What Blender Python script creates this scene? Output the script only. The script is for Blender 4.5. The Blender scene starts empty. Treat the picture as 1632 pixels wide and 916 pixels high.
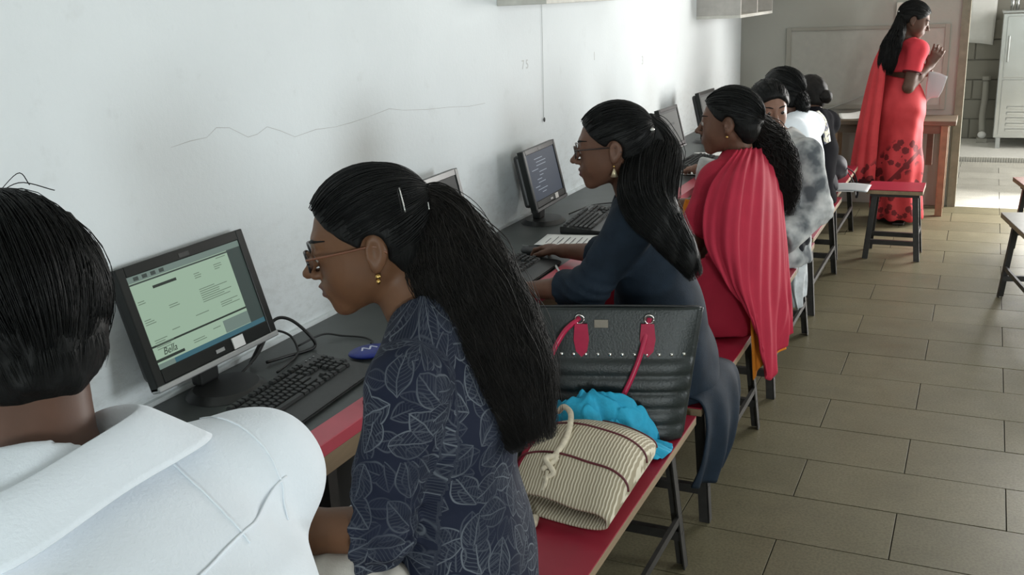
import bpy, bmesh, math, random
import numpy as np
from mathutils import Matrix, Vector
random.seed(7); RNG = np.random.default_rng(7)
scn = bpy.context.scene
COL = scn.collection

# ------------------------------------------------------------------ camera
CAM_POS = Vector((1.82, 0.0, 1.68))
RT = ((0.90528025, 0.0805573, -0.41710694),
      (0.42262311, -0.27039086, 0.86503092),
      (-0.04309735, -0.95937443, -0.27882488))     # columns: image right, image down, forward
cam_d = bpy.data.cameras.new('camera'); cam = bpy.data.objects.new('camera', cam_d); COL.objects.link(cam)
cam_d.sensor_width = 36.0; cam_d.sensor_fit = 'HORIZONTAL'; cam_d.lens = 1574.0 / 1632.0 * 36.0
cam_d.clip_start = 0.02; cam_d.clip_end = 100
cam.matrix_world = Matrix(((RT[0][0], -RT[0][1], -RT[0][2], CAM_POS.x),
                           (RT[1][0], -RT[1][1], -RT[1][2], CAM_POS.y),
                           (RT[2][0], -RT[2][1], -RT[2][2], CAM_POS.z), (0, 0, 0, 1)))
scn.camera = cam

# ------------------------------------------------------------------ world, daylight, exposure
world = bpy.data.worlds.new('sky'); scn.world = world; world.use_nodes = True
bg = world.node_tree.nodes['Background']; bg.inputs[0].default_value = (0.80, 0.90, 1.0, 1); bg.inputs[1].default_value = 1.0
scn.view_settings.view_transform = 'Standard'; scn.view_settings.look = 'None'
scn.view_settings.gamma = 1.0; scn.view_settings.exposure = 0.0
scn.view_settings.use_curve_mapping = False

ROOM_R, ROOM_B, ROOM_F, ROOM_H = 5.6, -7.0, 8.25, 3.0     # right wall x, back wall y, far wall y, ceiling z
def daylight(name, loc, target, sx, sy, power, col):
    l = bpy.data.lights.new(name, 'AREA'); l.shape = 'RECTANGLE'; l.size = sx; l.size_y = sy
    l.energy = power; l.color = col
    o = bpy.data.objects.new(name, l); COL.objects.link(o); o.location = loc
    o.rotation_euler = (Vector(target) - Vector(loc)).to_track_quat('-Z', 'Z').to_euler()
    return o
# daylight entering by the windows of the room (openings in wall_back and wall_right)
daylight('window_daylight_right', (5.56, -5.5, 1.60), (0, -5.5, 1.60), 1.4, 1.2, 415, (0.88, 0.97, 1.0))
daylight('entrance_daylight', (3.20, 8.44, 1.15), (2.4, 4.6, 0.2), 1.7, 1.9, 230, (1.0, 0.99, 0.96))
daylight('window_daylight_right', (5.56, 3.2, 1.55), (0, 3.2, 1.50), 1.4, 1.2, 85, (0.90, 0.97, 1.0))
# daylight in the passage beyond the doorway
daylight('passage_daylight', (3.75, 9.6, 1.6), (0, 9.8, 0.5), 1.6, 1.6, 70, (1.0, 0.98, 0.93))

# ------------------------------------------------------------------ materials
MATS = {}
def lin(c):
    return tuple(((v / 255.0) / 12.92 if v / 255.0 <= 0.04045 else ((v / 255.0 + 0.055) / 1.055) ** 2.4) for v in c)
def rgba(c): return (c[0], c[1], c[2], 1.0)
class NT:
    def __init__(s, m): s.t = m.node_tree; s.bsdf = s.t.nodes['Principled BSDF']
    def n(s, typ, props=None, **inp):
        nd = s.t.nodes.new(typ)
        for k, v in (props or {}).items(): setattr(nd, k, v)
        for k, v in inp.items(): s.set(nd, k, v)
        return nd
    def set(s, nd, key, v):
        i = nd.inputs[int(key[1:])] if key[0] == '_' and key[1:].isdigit() else nd.inputs[key.replace('_', ' ')]
        if isinstance(v, bpy.types.NodeSocket): s.t.links.new(v, i)
        else: i.default_value = v
    def math(s, op, a, b=0.0, c=0.0, clamp=False):
        nd = s.t.nodes.new('ShaderNodeMath'); nd.operation = op; nd.use_clamp = clamp
        for j, v in enumerate((a, b, c)):
            if isinstance(v, bpy.types.NodeSocket): s.t.links.new(v, nd.inputs[j])
            else: nd.inputs[j].default_value = v
        return nd.outputs[0]
    def mix(s, fac, a, b):
        nd = s.t.nodes.new('ShaderNodeMix'); nd.data_type = 'RGBA'
        for j, v in ((0, fac), (6, a), (7, b)):
            if isinstance(v, bpy.types.NodeSocket): s.t.links.new(v, nd.inputs[j])
            else: nd.inputs[j].default_value = v
        return nd.outputs[2]
    def ramp(s, fac, stops):
        nd = s.t.nodes.new('ShaderNodeValToRGB'); s.t.links.new(fac, nd.inputs[0])
        e = nd.color_ramp.elements
        while len(e) < len(stops): e.new(0.5)
        for q, (p, c) in zip(e, stops): q.position = p; q.color = rgba(c) if len(c) == 3 else c
        return nd.outputs[0]
    def coord(s, kind='Object'): return s.n('ShaderNodeTexCoord').outputs[kind]
    def noise(s, vec, scale, detail=3.0, rough=0.55):
        return s.n('ShaderNodeTexNoise', None, Vector=vec, Scale=scale, Detail=detail, Roughness=rough).outputs[0]
    def mapping(s, vec, scale=(1, 1, 1), rot=(0, 0, 0), loc=(0, 0, 0)):
        return s.n('ShaderNodeMapping', None, Vector=vec, Scale=scale, Rotation=rot, Location=loc).outputs[0]
    def bump(s, h, strength=0.3, dist=0.01):
        s.t.links.new(s.n('ShaderNodeBump', None, Height=h, Strength=strength, Distance=dist).outputs[0], s.bsdf.inputs['Normal'])
    def color(s, v): s.set(s.bsdf, 'Base_Color', v)
def mat(name, col, rough=0.6, metal=0.0, var=0.0, vscale=20.0, bump=0.0, bscale=80.0, spec=0.5, emit=None, estr=0.0, stretch=None):
    if name in MATS: return MATS[name]
    m = bpy.data.materials.new(name); m.use_nodes = True; t = NT(m)
    t.bsdf.inputs['Roughness'].default_value = rough; t.bsdf.inputs['Metallic'].default_value = metal
    t.bsdf.inputs['Specular IOR Level'].default_value = spec
    t.color(rgba(col))
    co = t.coord()
    if stretch: co = t.mapping(co, scale=stretch)
    if var > 0:
        f = t.noise(co, vscale, 4)
        t.color(t.ramp(f, [(0.25, tuple(max(0, c * (1 - var)) for c in col)), (0.75, tuple(min(1, c * (1 + var)) for c in col))]))
    if bump > 0: t.bump(t.noise(co, bscale, 3), bump, 0.004)
    if emit:
        t.bsdf.inputs['Emission Color'].default_value = rgba(emit); t.bsdf.inputs['Emission Strength'].default_value = estr
    MATS[name] = m
    return m
def new_mat(name, rough=0.6, spec=0.5):
    m = bpy.data.materials.new(name); m.use_nodes = True; MATS[name] = m; t = NT(m)
    t.bsdf.inputs['Roughness'].default_value = rough; t.bsdf.inputs['Specular IOR Level'].default_value = spec
    return m, t

# ------------------------------------------------------------------ object helpers
def tag(o, label=None, cat=None, group=None, kind=None):
    if label: o['label'] = label
    if cat: o['category'] = cat
    if group: o['group'] = group
    if kind: o['kind'] = kind
    return o
def link(name, me, m=None, parent=None, loc=None, smooth=False):
    o = bpy.data.objects.new(name, me); COL.objects.link(o)
    if m is not None:
        for x in (m if isinstance(m, (list, tuple)) else [m]): me.materials.append(x)
    if smooth and len(me.polygons): me.polygons.foreach_set('use_smooth', [True] * len(me.polygons))
    if loc is not None: o.location = loc
    if parent is not None: o.parent = parent
    return o
def thing(name, label, cat, loc=(0, 0, 0), rz=0.0, group=None):
    o = bpy.data.objects.new(name, None); COL.objects.link(o); o.empty_display_size = 0.05
    o.location = loc; o.rotation_euler = (0, 0, rz)
    return tag(o, label, cat, group)
def struct(o): o['kind'] = 'structure'; return o
def pyd(name, v, f, m=None, parent=None, smooth=False, loc=None):
    me = bpy.data.meshes.new(name); me.from_pydata([tuple(map(float, p)) for p in v], [], [tuple(map(int, q)) for q in f]); me.update()
    return link(name, me, m, parent, loc, smooth)
class B:
    """collects simple solids into one bmesh"""
    def __init__(s): s.bm = bmesh.new()
    def box(s, lo, hi, mtx=None, bev=0.0):
        c = [(a + b) / 2 for a, b in zip(lo, hi)]; d = [abs(b - a) for a, b in zip(lo, hi)]
        M = Matrix.Translation(c) @ Matrix.Diagonal((*d, 1))
        if mtx is not None: M = mtx @ M
        r = bmesh.ops.create_cube(s.bm, size=1.0, matrix=M)
        if bev > 0:
            es = list({e for v in r['verts'] for e in v.link_edges})
            bmesh.ops.bevel(s.bm, geom=es, offset=bev, segments=2, affect='EDGES', profile=0.5)
        return s
    def cyl(s, a, b, r0, r1=None, seg=14, mtx=None):
        a = Vector(a); b = Vector(b); d = b - a; r1 = r0 if r1 is None else r1
        M = Matrix.Translation((a + b) / 2) @ d.to_track_quat('Z', 'Y').to_matrix().to_4x4()
        if mtx is not None: M = mtx @ M
        bmesh.ops.create_cone(s.bm, cap_ends=True, segments=seg, radius1=r0, radius2=r1, depth=d.length, matrix=M)
        return s
    def sph(s, c, r, sc=(1, 1, 1), seg=16, mtx=None):
        M = Matrix.Translation(c) @ Matrix.Diagonal((*sc, 1))
        if mtx is not None: M = mtx @ M
        bmesh.ops.create_uvsphere(s.bm, u_segments=seg, v_segments=max(6, seg // 2), radius=r, matrix=M)
        return s
    def bar(s, a, b, w, d, up=(0, 0, 1)):
        a = Vector(a); b = Vector(b); z = (b - a).normalized(); x = Vector(up).cross(z)
        if x.length < 1e-4: x = Vector((1, 0, 0))
        x.normalize(); y = z.cross(x)
        M = Matrix((x.to_4d(), y.to_4d(), z.to_4d(), (0, 0, 0, 1))).transposed(); M[3][3] = 1
        for i in range(3): M[3][i] = 0
        M = Matrix.Translation((a + b) / 2) @ M @ Matrix.Diagonal((w, d, (b - a).length, 1))
        bmesh.ops.create_cube(s.bm, size=1.0, matrix=M)
        return s
    def mesh(s, name):
        me = bpy.data.meshes.new(name); bmesh.ops.recalc_face_normals(s.bm, faces=s.bm.faces); s.bm.to_mesh(me); s.bm.free(); return me
    def obj(s, name, m=None, parent=None, loc=None, smooth=False): return link(name, s.mesh(name), m, parent, loc, smooth)
def autosmooth(o, ang=35):
    me = o.data; me.polygons.foreach_set('use_smooth', [True] * len(me.polygons))
    bm = bmesh.new(); bm.from_mesh(me)
    for e in bm.edges:
        e.smooth = not (len(e.link_faces) == 2 and e.calc_face_angle(0) > math.radians(ang))
    bm.to_mesh(me); bm.free(); return o
def crom(P, n):
    """Catmull-Rom through control points (k,3) -> (n,3)"""
    P = np.asarray(P, float); k = len(P)
    Q = np.vstack([2 * P[0] - P[1], P, 2 * P[-1] - P[-2]])
    t = np.linspace(0, k - 1 - 1e-9, n); i = t.astype(int); u = (t - i)[:, None]
    a, b, c, d = Q[i], Q[i + 1], Q[i + 2], Q[i + 3]
    return 0.5 * (2 * b + (c - a) * u + (2 * a - 5 * b + 4 * c - d) * u ** 2 + (3 * b - a - 3 * c + d) * u ** 3)
def frames(P):
    T = np.gradient(P, axis=-2); T /= np.linalg.norm(T, axis=-1, keepdims=True) + 1e-12
    ref = np.broadcast_to(np.array([0.31, 0.23, 0.92]), T.shape)
    X = np.cross(T, ref); X /= np.linalg.norm(X, axis=-1, keepdims=True) + 1e-12
    return T, X, np.cross(T, X)
def tube(name, pts, r, m, parent=None, n=24, seg=8, smooth=True, flat=1.0):
    P = crom(pts, n); T, X, Y = frames(P); r = np.broadcast_to(np.asarray(r, float), (len(pts),)) if np.ndim(r) else np.full(len(pts), r)
    rr = np.interp(np.linspace(0, 1, n), np.linspace(0, 1, len(pts)), r)
    a = np.linspace(0, 2 * np.pi, seg, endpoint=False)
    V = P[:, None] + rr[:, None, None] * (np.cos(a)[None, :, None] * X[:, None] + flat * np.sin(a)[None, :, None] * Y[:, None])
    V = V.reshape(-1, 3); F = []
    for i in range(n - 1):
        for j in range(seg):
            F.append((i * seg + j, i * seg + (j + 1) % seg, (i + 1) * seg + (j + 1) % seg, (i + 1) * seg + j))
    F.append(tuple(range(seg))[::-1]); F.append(tuple((n - 1) * seg + j for j in range(seg)))
    return pyd(name, V, F, m, parent, smooth)
def sheet(name, grid, m, parent=None, res=(40, 40), thick=0.003, pleat=None, smooth=True):
    """cloth or paper: control grid (r,c,3) -> smooth sheet with real thickness"""
    G = np.asarray(grid, float)
    A = np.stack([crom(G[i], res[1]) for i in range(G.shape[0])])
    S = np.stack([crom(A[:, j], res[0]) for j in range(res[1])], axis=1)
    du = np.gradient(S, axis=0); dv = np.gradient(S, axis=1); N = np.cross(du, dv); N /= np.linalg.norm(N, axis=-1, keepdims=True) + 1e-12
    if pleat is not None:
        u, v = np.meshgrid(np.linspace(0, 1, res[0]), np.linspace(0, 1, res[1]), indexing='ij'); S = S + N * pleat(u, v)[..., None]
        du = np.gradient(S, axis=0); dv = np.gradient(S, axis=1); N = np.cross(du, dv); N /= np.linalg.norm(N, axis=-1, keepdims=True) + 1e-12
    r, c = res; V = np.vstack([S.reshape(-1, 3), (S - N * thick).reshape(-1, 3)]); k = r * c; F = []
    for i in range(r - 1):
        for j in range(c - 1):
            a = i * c + j; F.append((a, a + 1, a + c + 1, a + c)); F.append((k + a, k + a + c, k + a + c + 1, k + a + 1))
    rim = [j for j in range(c)] + [i * c + c - 1 for i in range(1, r)] + [(r - 1) * c + j for j in range(c - 2, -1, -1)] + [i * c for i in range(r - 2, 0, -1)]
    for a, b in zip(rim, rim[1:] + rim[:1]): F.append((b, a, k + a, k + b))
    return pyd(name, V, F, m, parent, smooth)
def text_mesh(name, s, size, m, parent, mtx, depth=0.0003, shear=0.0):
    cu = bpy.data.curves.new(name, 'FONT'); cu.body = s; cu.size = size; cu.align_x = 'CENTER'; cu.align_y = 'CENTER'; cu.extrude = depth; cu.shear = shear
    o = bpy.data.objects.new(name, cu); COL.objects.link(o); dg = bpy.context.evaluated_depsgraph_get(); dg.update()
    me = bpy.data.meshes.new_from_object(o.evaluated_get(dg)); COL.objects.unlink(o); bpy.data.objects.remove(o)
    me.transform(mtx); me.materials.clear()
    return link(name, me, m, parent)

# ------------------------------------------------------------------ implicit bodies (signed distance fields, meshed by surface nets)
def vnoise(x, y, z, seed=0):
    def h(i, j, k):
        n = (i * 374761393 + j * 668265263 + k * 2147483647 + seed * 974711) & 0xffffffff
        n = ((n ^ (n >> 13)) * 1274126177) & 0xffffffff
        return ((n ^ (n >> 16)) & 0xffff) / 65535.0
    x, y, z = np.broadcast_arrays(x, y, z)
    i, j, k = np.floor(x).astype(np.int64), np.floor(y).astype(np.int64), np.floor(z).astype(np.int64)
    u, v, w = x - i, y - j, z - k; u, v, w = u * u * (3 - 2 * u), v * v * (3 - 2 * v), w * w * (3 - 2 * w)
    L = lambda a, b, t: a + (b - a) * t
    return L(L(L(h(i, j, k), h(i + 1, j, k), u), L(h(i, j + 1, k), h(i + 1, j + 1, k), u), v),
             L(L(h(i, j, k + 1), h(i + 1, j, k + 1), u), L(h(i, j + 1, k + 1), h(i + 1, j + 1, k + 1), u), v), w) * 2 - 1
def smin(a, b, k):
    if k <= 0: return np.minimum(a, b)
    h = np.clip(0.5 + 0.5 * (b - a) / k, 0, 1); return b + (a - b) * h - k * h * (1 - h)
def smax(a, b, k): return -smin(-a, -b, k)
def unit(v): v = np.asarray(v, float); return v / (np.linalg.norm(v) + 1e-12)
def f_cap(a, b, ra, rb):
    a, b = np.asarray(a, float), np.asarray(b, float); d = b - a; L2 = d.dot(d) + 1e-12
    def f(x, y, z):
        px, py, pz = x - a[0], y - a[1], z - a[2]
        t = np.clip((px * d[0] + py * d[1] + pz * d[2]) / L2, 0, 1)
        return np.sqrt((px - t * d[0]) ** 2 + (py - t * d[1]) ** 2 + (pz - t * d[2]) ** 2) - (ra + t * (rb - ra))
    return f
def f_ell(c, rad, M=None):
    c = np.asarray(c, float); rad = np.asarray(rad, float); M = np.eye(3) if M is None else np.asarray(M, float)  # rows = axes
    def f(x, y, z):
        p = [x - c[0], y - c[1], z - c[2]]; q = [sum(M[i][j] * p[j] for j in range(3)) for i in range(3)]
        k0 = np.sqrt(sum((q[i] / rad[i]) ** 2 for i in range(3))); k1 = np.sqrt(sum((q[i] / rad[i] ** 2) ** 2 for i in range(3))) + 1e-9
        return k0 * (k0 - 1) / k1
    return f
def f_ecap(a, b, side, wa, wb):
    """round cone of elliptical section: wa, wb = (half width along side, half depth)"""
    a, b = np.asarray(a, float), np.asarray(b, float); d = b - a; L = np.linalg.norm(d) + 1e-9; ax = d / L
    s = np.asarray(side, float); s = unit(s - ax * s.dot(ax)); dp = np.cross(ax, s)
    def f(x, y, z):
        px, py, pz = x - a[0], y - a[1], z - a[2]
        tt = px * ax[0] + py * ax[1] + pz * ax[2]; t = np.clip(tt / L, 0, 1)
        w = wa[0] + t * (wb[0] - wa[0]); e = wa[1] + t * (wb[1] - wa[1]); m = np.minimum(w, e)
        u = px * s[0] + py * s[1] + pz * s[2]; v = px * dp[0] + py * dp[1] + pz * dp[2]; o = tt - t * L
        return (np.sqrt((u / w) ** 2 + (v / e) ** 2 + (o / m) ** 2) - 1) * m
    return f
class Sdf:
    def __init__(s): s.ops = []
    def add(s, f, lo, hi, k=0.02, mode='u'): s.ops.append((f, np.asarray(lo, float), np.asarray(hi, float), k, mode)); return s
    def cap(s, a, b, ra, rb=None, k=0.02, mode='u'):
        rb = ra if rb is None else rb; r = max(ra, rb); a, b = np.asarray(a, float), np.asarray(b, float)
        return s.add(f_cap(a, b, ra, rb), np.minimum(a, b) - r, np.maximum(a, b) + r, k, mode)
    def ell(s, c, rad, M=None, k=0.02, mode='u'):
        c = np.asarray(c, float); r = max(rad); return s.add(f_ell(c, rad, M), c - r, c + r, k, mode)
    def ecap(s, a, b, side, wa, wb, k=0.03, mode='u'):
        r = max(*wa, *wb); a, b = np.asarray(a, float), np.asarray(b, float)
        return s.add(f_ecap(a, b, side, wa, wb), np.minimum(a, b) - r, np.maximum(a, b) + r, k, mode)
    def field(s, x, y, z):
        d = np.full(np.broadcast(x, y, z).shape, 1.0)
        for f, lo, hi, k, mode in s.ops:
            g = f(x, y, z); d = smin(d, g, k) if mode == 'u' else smax(d, -g if mode == 's' else g, k)
        return d
    def mesh(s, h, post=None, smooth_it=1):
        us = [o for o in s.ops if o[4] == 'u']
        lo = np.min([o[1] for o in us], axis=0) - 4 * h; hi = np.max([o[2] for o in us], axis=0) + 4 * h
        n = np.ceil((hi - lo) / h).astype(int) + 1
        ax = [(lo[i] + h * np.arange(n[i])).astype(np.float32) for i in range(3)]
        V = np.full(n, 0.2, np.float32)
        for f, a, b, k, mode in s.ops:
            m = k + 3 * h
            i0 = np.clip(np.floor((a - m - lo) / h).astype(int), 0, n); i1 = np.clip(np.ceil((b + m - lo) / h).astype(int) + 1, 0, n)
            if (i1 <= i0).any(): continue
            sl = tuple(slice(i0[i], i1[i]) for i in range(3))
            X, Y, Z = (ax[0][sl[0]][:, None, None], ax[1][sl[1]][None, :, None], ax[2][sl[2]][None, None, :])
            g = f(X, Y, Z).astype(np.float32)
            V[sl] = smin(V[sl], g, k) if mode == 'u' else smax(V[sl], -g if mode == 's' else g, k)
        if post is not None:
            near = np.argwhere(np.abs(V) < 3.5 * h + 0.012); I = (near[:, 0], near[:, 1], near[:, 2])
            V[I] += post(ax[0][I[0]], ax[1][I[1]], ax[2][I[2]]).astype(np.float32)
        v, f = surface_nets(V, lo, h)
        for _ in range(smooth_it): v = relax(v, f, 0.4)
        return v, f
def surface_nets(V, lo, h):
    S = V < 0
    c = [S[i:S.shape[0] - 1 + i, j:S.shape[1] - 1 + j, k:S.shape[2] - 1 + k] for i in (0, 1) for j in (0, 1) for k in (0, 1)]
    al = c[0].copy(); an = c[0].copy()
    for q in c[1:]: al &= q; an |= q
    act = an & ~al; idx = np.argwhere(act); num = np.full(act.shape, -1, np.int64); num[act] = np.arange(len(idx))
    val = {}; off = [(i, j, k) for i in (0, 1) for j in (0, 1) for k in (0, 1)]
    for o in off: val[o] = V[idx[:, 0] + o[0], idx[:, 1] + o[1], idx[:, 2] + o[2]].astype(np.float64)
    acc = np.zeros((len(idx), 3)); cnt = np.zeros(len(idx))
    for o in off:
        for d in range(3):
            if o[d]: continue
            p = list(o); p[d] = 1; p = tuple(p); m = (val[o] < 0) != (val[p] < 0); t = np.where(m, val[o] / np.where(m, val[o] - val[p], 1), 0)
            for q in range(3): acc[:, q] += np.where(m, o[q] + (t if q == d else 0), 0)
            cnt += m
    verts = lo + h * (idx + acc / cnt[:, None]); faces = []
    for d in range(3):
        e, g = (d + 1) % 3, (d + 2) % 3
        a = [slice(None)] * 3; b = [slice(None)] * 3; a[d] = slice(0, -1); b[d] = slice(1, None)
        df = S[tuple(a)] != S[tuple(b)]; I = np.argwhere(df); I = I[(I[:, e] > 0) & (I[:, g] > 0) & (I[:, e] < S.shape[e] - 1) & (I[:, g] < S.shape[g] - 1)]
        ins = S[I[:, 0], I[:, 1], I[:, 2]]
        def cell(de, dg):
            J = I.copy(); J[:, e] += de; J[:, g] += dg; return num[J[:, 0], J[:, 1], J[:, 2]]
        q = np.stack([cell(-1, -1), cell(0, -1), cell(0, 0), cell(-1, 0)], 1); q[~ins] = q[~ins][:, ::-1]; faces.append(q)
    return verts, np.vstack(faces)
def relax(v, f, a):
    acc = np.zeros_like(v); cnt = np.zeros(len(v))
    for i in range(4):
        p, q = f[:, i], f[:, (i + 1) % 4]
        for ax in range(3):
            acc[:, ax] += np.bincount(p, v[q, ax], len(v)) + np.bincount(q, v[p, ax], len(v))
        cnt += np.bincount(p, minlength=len(v)) + np.bincount(q, minlength=len(v))
    return v + a * (acc / np.maximum(cnt, 1)[:, None] - v)
def np_mesh(name, v, f, m, parent=None, attrs=None, mat_index=None):
    me = bpy.data.meshes.new(name); nf = len(f); w = f.shape[1]
    me.vertices.add(len(v)); me.vertices.foreach_set('co', np.ascontiguousarray(v, np.float32).ravel())
    me.loops.add(nf * w); me.loops.foreach_set('vertex_index', np.ascontiguousarray(f, np.int32).ravel())
    me.polygons.add(nf); me.polygons.foreach_set('loop_start', np.arange(0, nf * w, w, dtype=np.int32))
    me.update(calc_edges=True); me.validate()
    for k, (typ, arr) in (attrs or {}).items():
        at = me.attributes.new(k, typ, 'POINT'); at.data.foreach_set('vector' if typ == 'FLOAT_VECTOR' else 'value', np.ascontiguousarray(arr, np.float32).ravel())
    o = link(name, me, m, parent, None, True)
    if mat_index is not None: me.polygons.foreach_set('material_index', np.ascontiguousarray(mat_index, np.int32))
    return o
def strands(name, P, r, m, parent, taper=0.6, flat=1.0):
    """P (N,S,3) hair paths -> one mesh of thin three-sided locks"""
    N, S, _ = P.shape; T, X, Y = frames(P); t = np.linspace(0, 1, S)
    rr = (np.asarray(r) * np.ones(N))[:, None] * (1 - (1 - (1 - taper)) * t ** 2)[None]
    a = np.array([0, 2.094, 4.189])
    V = P[:, :, None] + rr[:, :, None, None] * (np.cos(a)[None, None, :, None] * X[:, :, None] + flat * np.sin(a)[None, None, :, None] * Y[:, :, None])
    base = (np.arange(N)[:, None] * S + np.arange(S - 1)[None]) * 3
    F = [np.stack([base + j, base + (j + 1) % 3, base + 3 + (j + 1) % 3, base + 3 + j], -1).reshape(-1, 4) for j in range(3)]
    return np_mesh(name, V.reshape(-1, 3), np.vstack(F), m, parent)

# ------------------------------------------------------------------ surface materials
def plaster(name, col, dirt, grime_z=None):
    m, t = new_mat(name, 0.85, 0.25); co = t.coord()
    big = t.noise(co, 1.3, 5, 0.6); mid = t.noise(co, 9.0, 5, 0.65)
    c1 = t.ramp(big, [(0.3, tuple(c * 0.93 for c in col)), (0.7, col)])
    spots = t.ramp(mid, [(0.60, (0, 0, 0)), (0.78, (1, 1, 1))])
    fac = t.math('MULTIPLY', spots, 0.16)
    if grime_z:      # scuffs and hand marks low on the wall above the worktop
        z = t.n('ShaderNodeSeparateXYZ', None, Vector=co).outputs[2]
        low = t.n('ShaderNodeMapRange', None, Value=z, From_Min=grime_z + 0.42, From_Max=grime_z - 0.02, To_Min=0.0, To_Max=1.0).outputs[0]
        sc = t.ramp(t.noise(t.mapping(co, scale=(1, 1.0, 2.4)), 14.0, 6, 0.7), [(0.47, (0, 0, 0)), (0.72, (1, 1, 1))])
        fac = t.math('ADD', fac, t.math('MULTIPLY', t.math('MULTIPLY', low, sc), 0.45), clamp=True)
    t.color(t.mix(fac, c1, rgba(dirt)))
    t.bump(t.math('ADD', t.noise(co, 60, 4), t.math('MULTIPLY', t.noise(co, 260, 2), 0.4)), 0.18, 0.004)
    return m
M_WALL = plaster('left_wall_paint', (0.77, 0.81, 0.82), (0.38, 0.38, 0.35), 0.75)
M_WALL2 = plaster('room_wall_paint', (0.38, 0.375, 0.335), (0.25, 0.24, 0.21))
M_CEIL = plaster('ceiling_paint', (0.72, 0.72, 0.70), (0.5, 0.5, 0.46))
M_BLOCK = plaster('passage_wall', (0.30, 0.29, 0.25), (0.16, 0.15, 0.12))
M_JOINT = mat('tile_joint', (0.055, 0.048, 0.032), 0.95)
def tile_mat(name, col):
    m, t = new_mat(name, 0.4, 0.3); co = t.coord(); rnd = t.n('ShaderNodeObjectInfo').outputs['Random']
    v = t.n('ShaderNodeMapRange', None, Value=rnd, To_Min=0.90, To_Max=1.08).outputs[0]
    geo = t.n('ShaderNodeNewGeometry').outputs['Position']
    base = t.ramp(t.noise(geo, 5.0, 6, 0.65), [(0.3, tuple(c * 0.86 for c in col)), (0.72, tuple(c * 1.10 for c in col))])
    sp = t.ramp(t.noise(geo, 120.0, 3, 0.6), [(0.36, (0.72, 0.71, 0.68)), (0.6, (1, 1, 1))])
    mul = t.n('ShaderNodeMix', {'data_type': 'RGBA', 'blend_type': 'MULTIPLY'}); mul.inputs[0].default_value = 1
    t.t.links.new(base, mul.inputs[6]); t.t.links.new(sp, mul.inputs[7])
    hs = t.n('ShaderNodeHueSaturation', None, Color=mul.outputs[2], Value=v); t.color(hs.outputs[0])
    t.set(t.bsdf, 'Roughness', t.n('ShaderNodeMapRange', None, Value=t.noise(geo, 8, 4), To_Min=0.32, To_Max=0.54).outputs[0])
    t.bump(t.noise(geo, 90, 3), 0.06, 0.002)
    return m
M_TILE = tile_mat('floor_stone', (0.158, 0.140, 0.086))
M_TILE_P = tile_mat('passage_stone', (0.62, 0.60, 0.54))

# ------------------------------------------------------------------ room shell
W = 0.2
struct(B().box((-W, ROOM_B - W, 0), (0, 11.9, ROOM_H)).obj('wall_left', M_WALL))
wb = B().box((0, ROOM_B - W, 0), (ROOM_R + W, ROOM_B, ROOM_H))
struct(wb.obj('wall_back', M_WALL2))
wr = B(); ys = [ROOM_B, -6.2, -4.8, 2.5, 3.9, ROOM_F]      # right wall with two window openings
for i in (0, 2, 4): wr.box((ROOM_R, ys[i], 0), (ROOM_R + W, ys[i + 1], ROOM_H))
for i in (1, 3): wr.box((ROOM_R, ys[i], 0), (ROOM_R + W, ys[i + 1], 0.95)).box((ROOM_R, ys[i], 2.15), (ROOM_R + W, ys[i + 1], ROOM_H))
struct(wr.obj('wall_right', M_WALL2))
wf = B(); D0, D1 = 1.67, 4.25
wf.box((0, ROOM_F, 0), (D0, ROOM_F + W * 0.6, ROOM_H)).box((D1, ROOM_F, 0), (ROOM_R + W, ROOM_F + W * 0.6, ROOM_H)).box((D0, ROOM_F, 2.15), (D1, ROOM_F + W * 0.6, ROOM_H))
struct(wf.obj('wall_far', M_WALL2))
struct(B().box((-W, ROOM_B - W, ROOM_H), (ROOM_R + W, 12.0, ROOM_H + 0.1)).obj('ceiling', M_CEIL))
M_FRAME = mat('window_frame_paint', (0.30, 0.29, 0.25), 0.6, var=0.15)
M_GLASS = mat('window_glass', (0.85, 0.9, 0.92), 0.05); MATS['window_glass'].node_tree.nodes['Principled BSDF'].inputs['Transmission Weight'].default_value = 1.0
def window(n, ax, a0, a1, at, top=2.15):
    f = B(); g = B()
    def bx(b, u0, u1, z0, z1, d0, d1):
        if ax == 'y': b.box((u0, at + d0, z0), (u1, at + d1, z1))
        else: b.box((at + d0, u0, z0), (at + d1, u1, z1))
    for u in (a0, a1 - 0.05): bx(f, u, u + 0.05, 0.95, top, -0.04, 0.04)
    for z in (0.95, top - 0.05): bx(f, a0, a1, z, z + 0.05, -0.04, 0.04)
    bx(f, (a0 + a1) / 2 - 0.02, (a0 + a1) / 2 + 0.02, 0.95, top, -0.03, 0.03)
    o = struct(f.obj('window_%d' % n, M_FRAME))
    for k in range(2):
        u = a0 + 0.05 + k * ((a1 - a0) / 2 - 0.03); g = B(); bx(g, u, u + (a1 - a0) / 2 - 0.07, 1.0, top - 0.05, -0.003, 0.003); g.obj('pane', M_GLASS, o)
window(1, 'x', -6.2, -4.8, ROOM_R + 0.1); window(2, 'x', 2.5, 3.9, ROOM_R + 0.1)
# door frame of the opening in the far wall
dj = B(); dj.box((D0 - 0.045, ROOM_F - 0.025, 0), (D0 + 0.012, ROOM_F + 0.15, 2.2)); dj.box((D1 - 0.012, ROOM_F - 0.025, 0), (D1 + 0.045, ROOM_F + 0.15, 2.2)); dj.box((D0 + 0.012, ROOM_F - 0.025, 2.14), (D1 - 0.012, ROOM_F + 0.15, 2.2))
struct(dj.obj('door_1', mat('door_frame_paint', (0.20, 0.19, 0.14), 0.65, var=0.2)))
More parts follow.
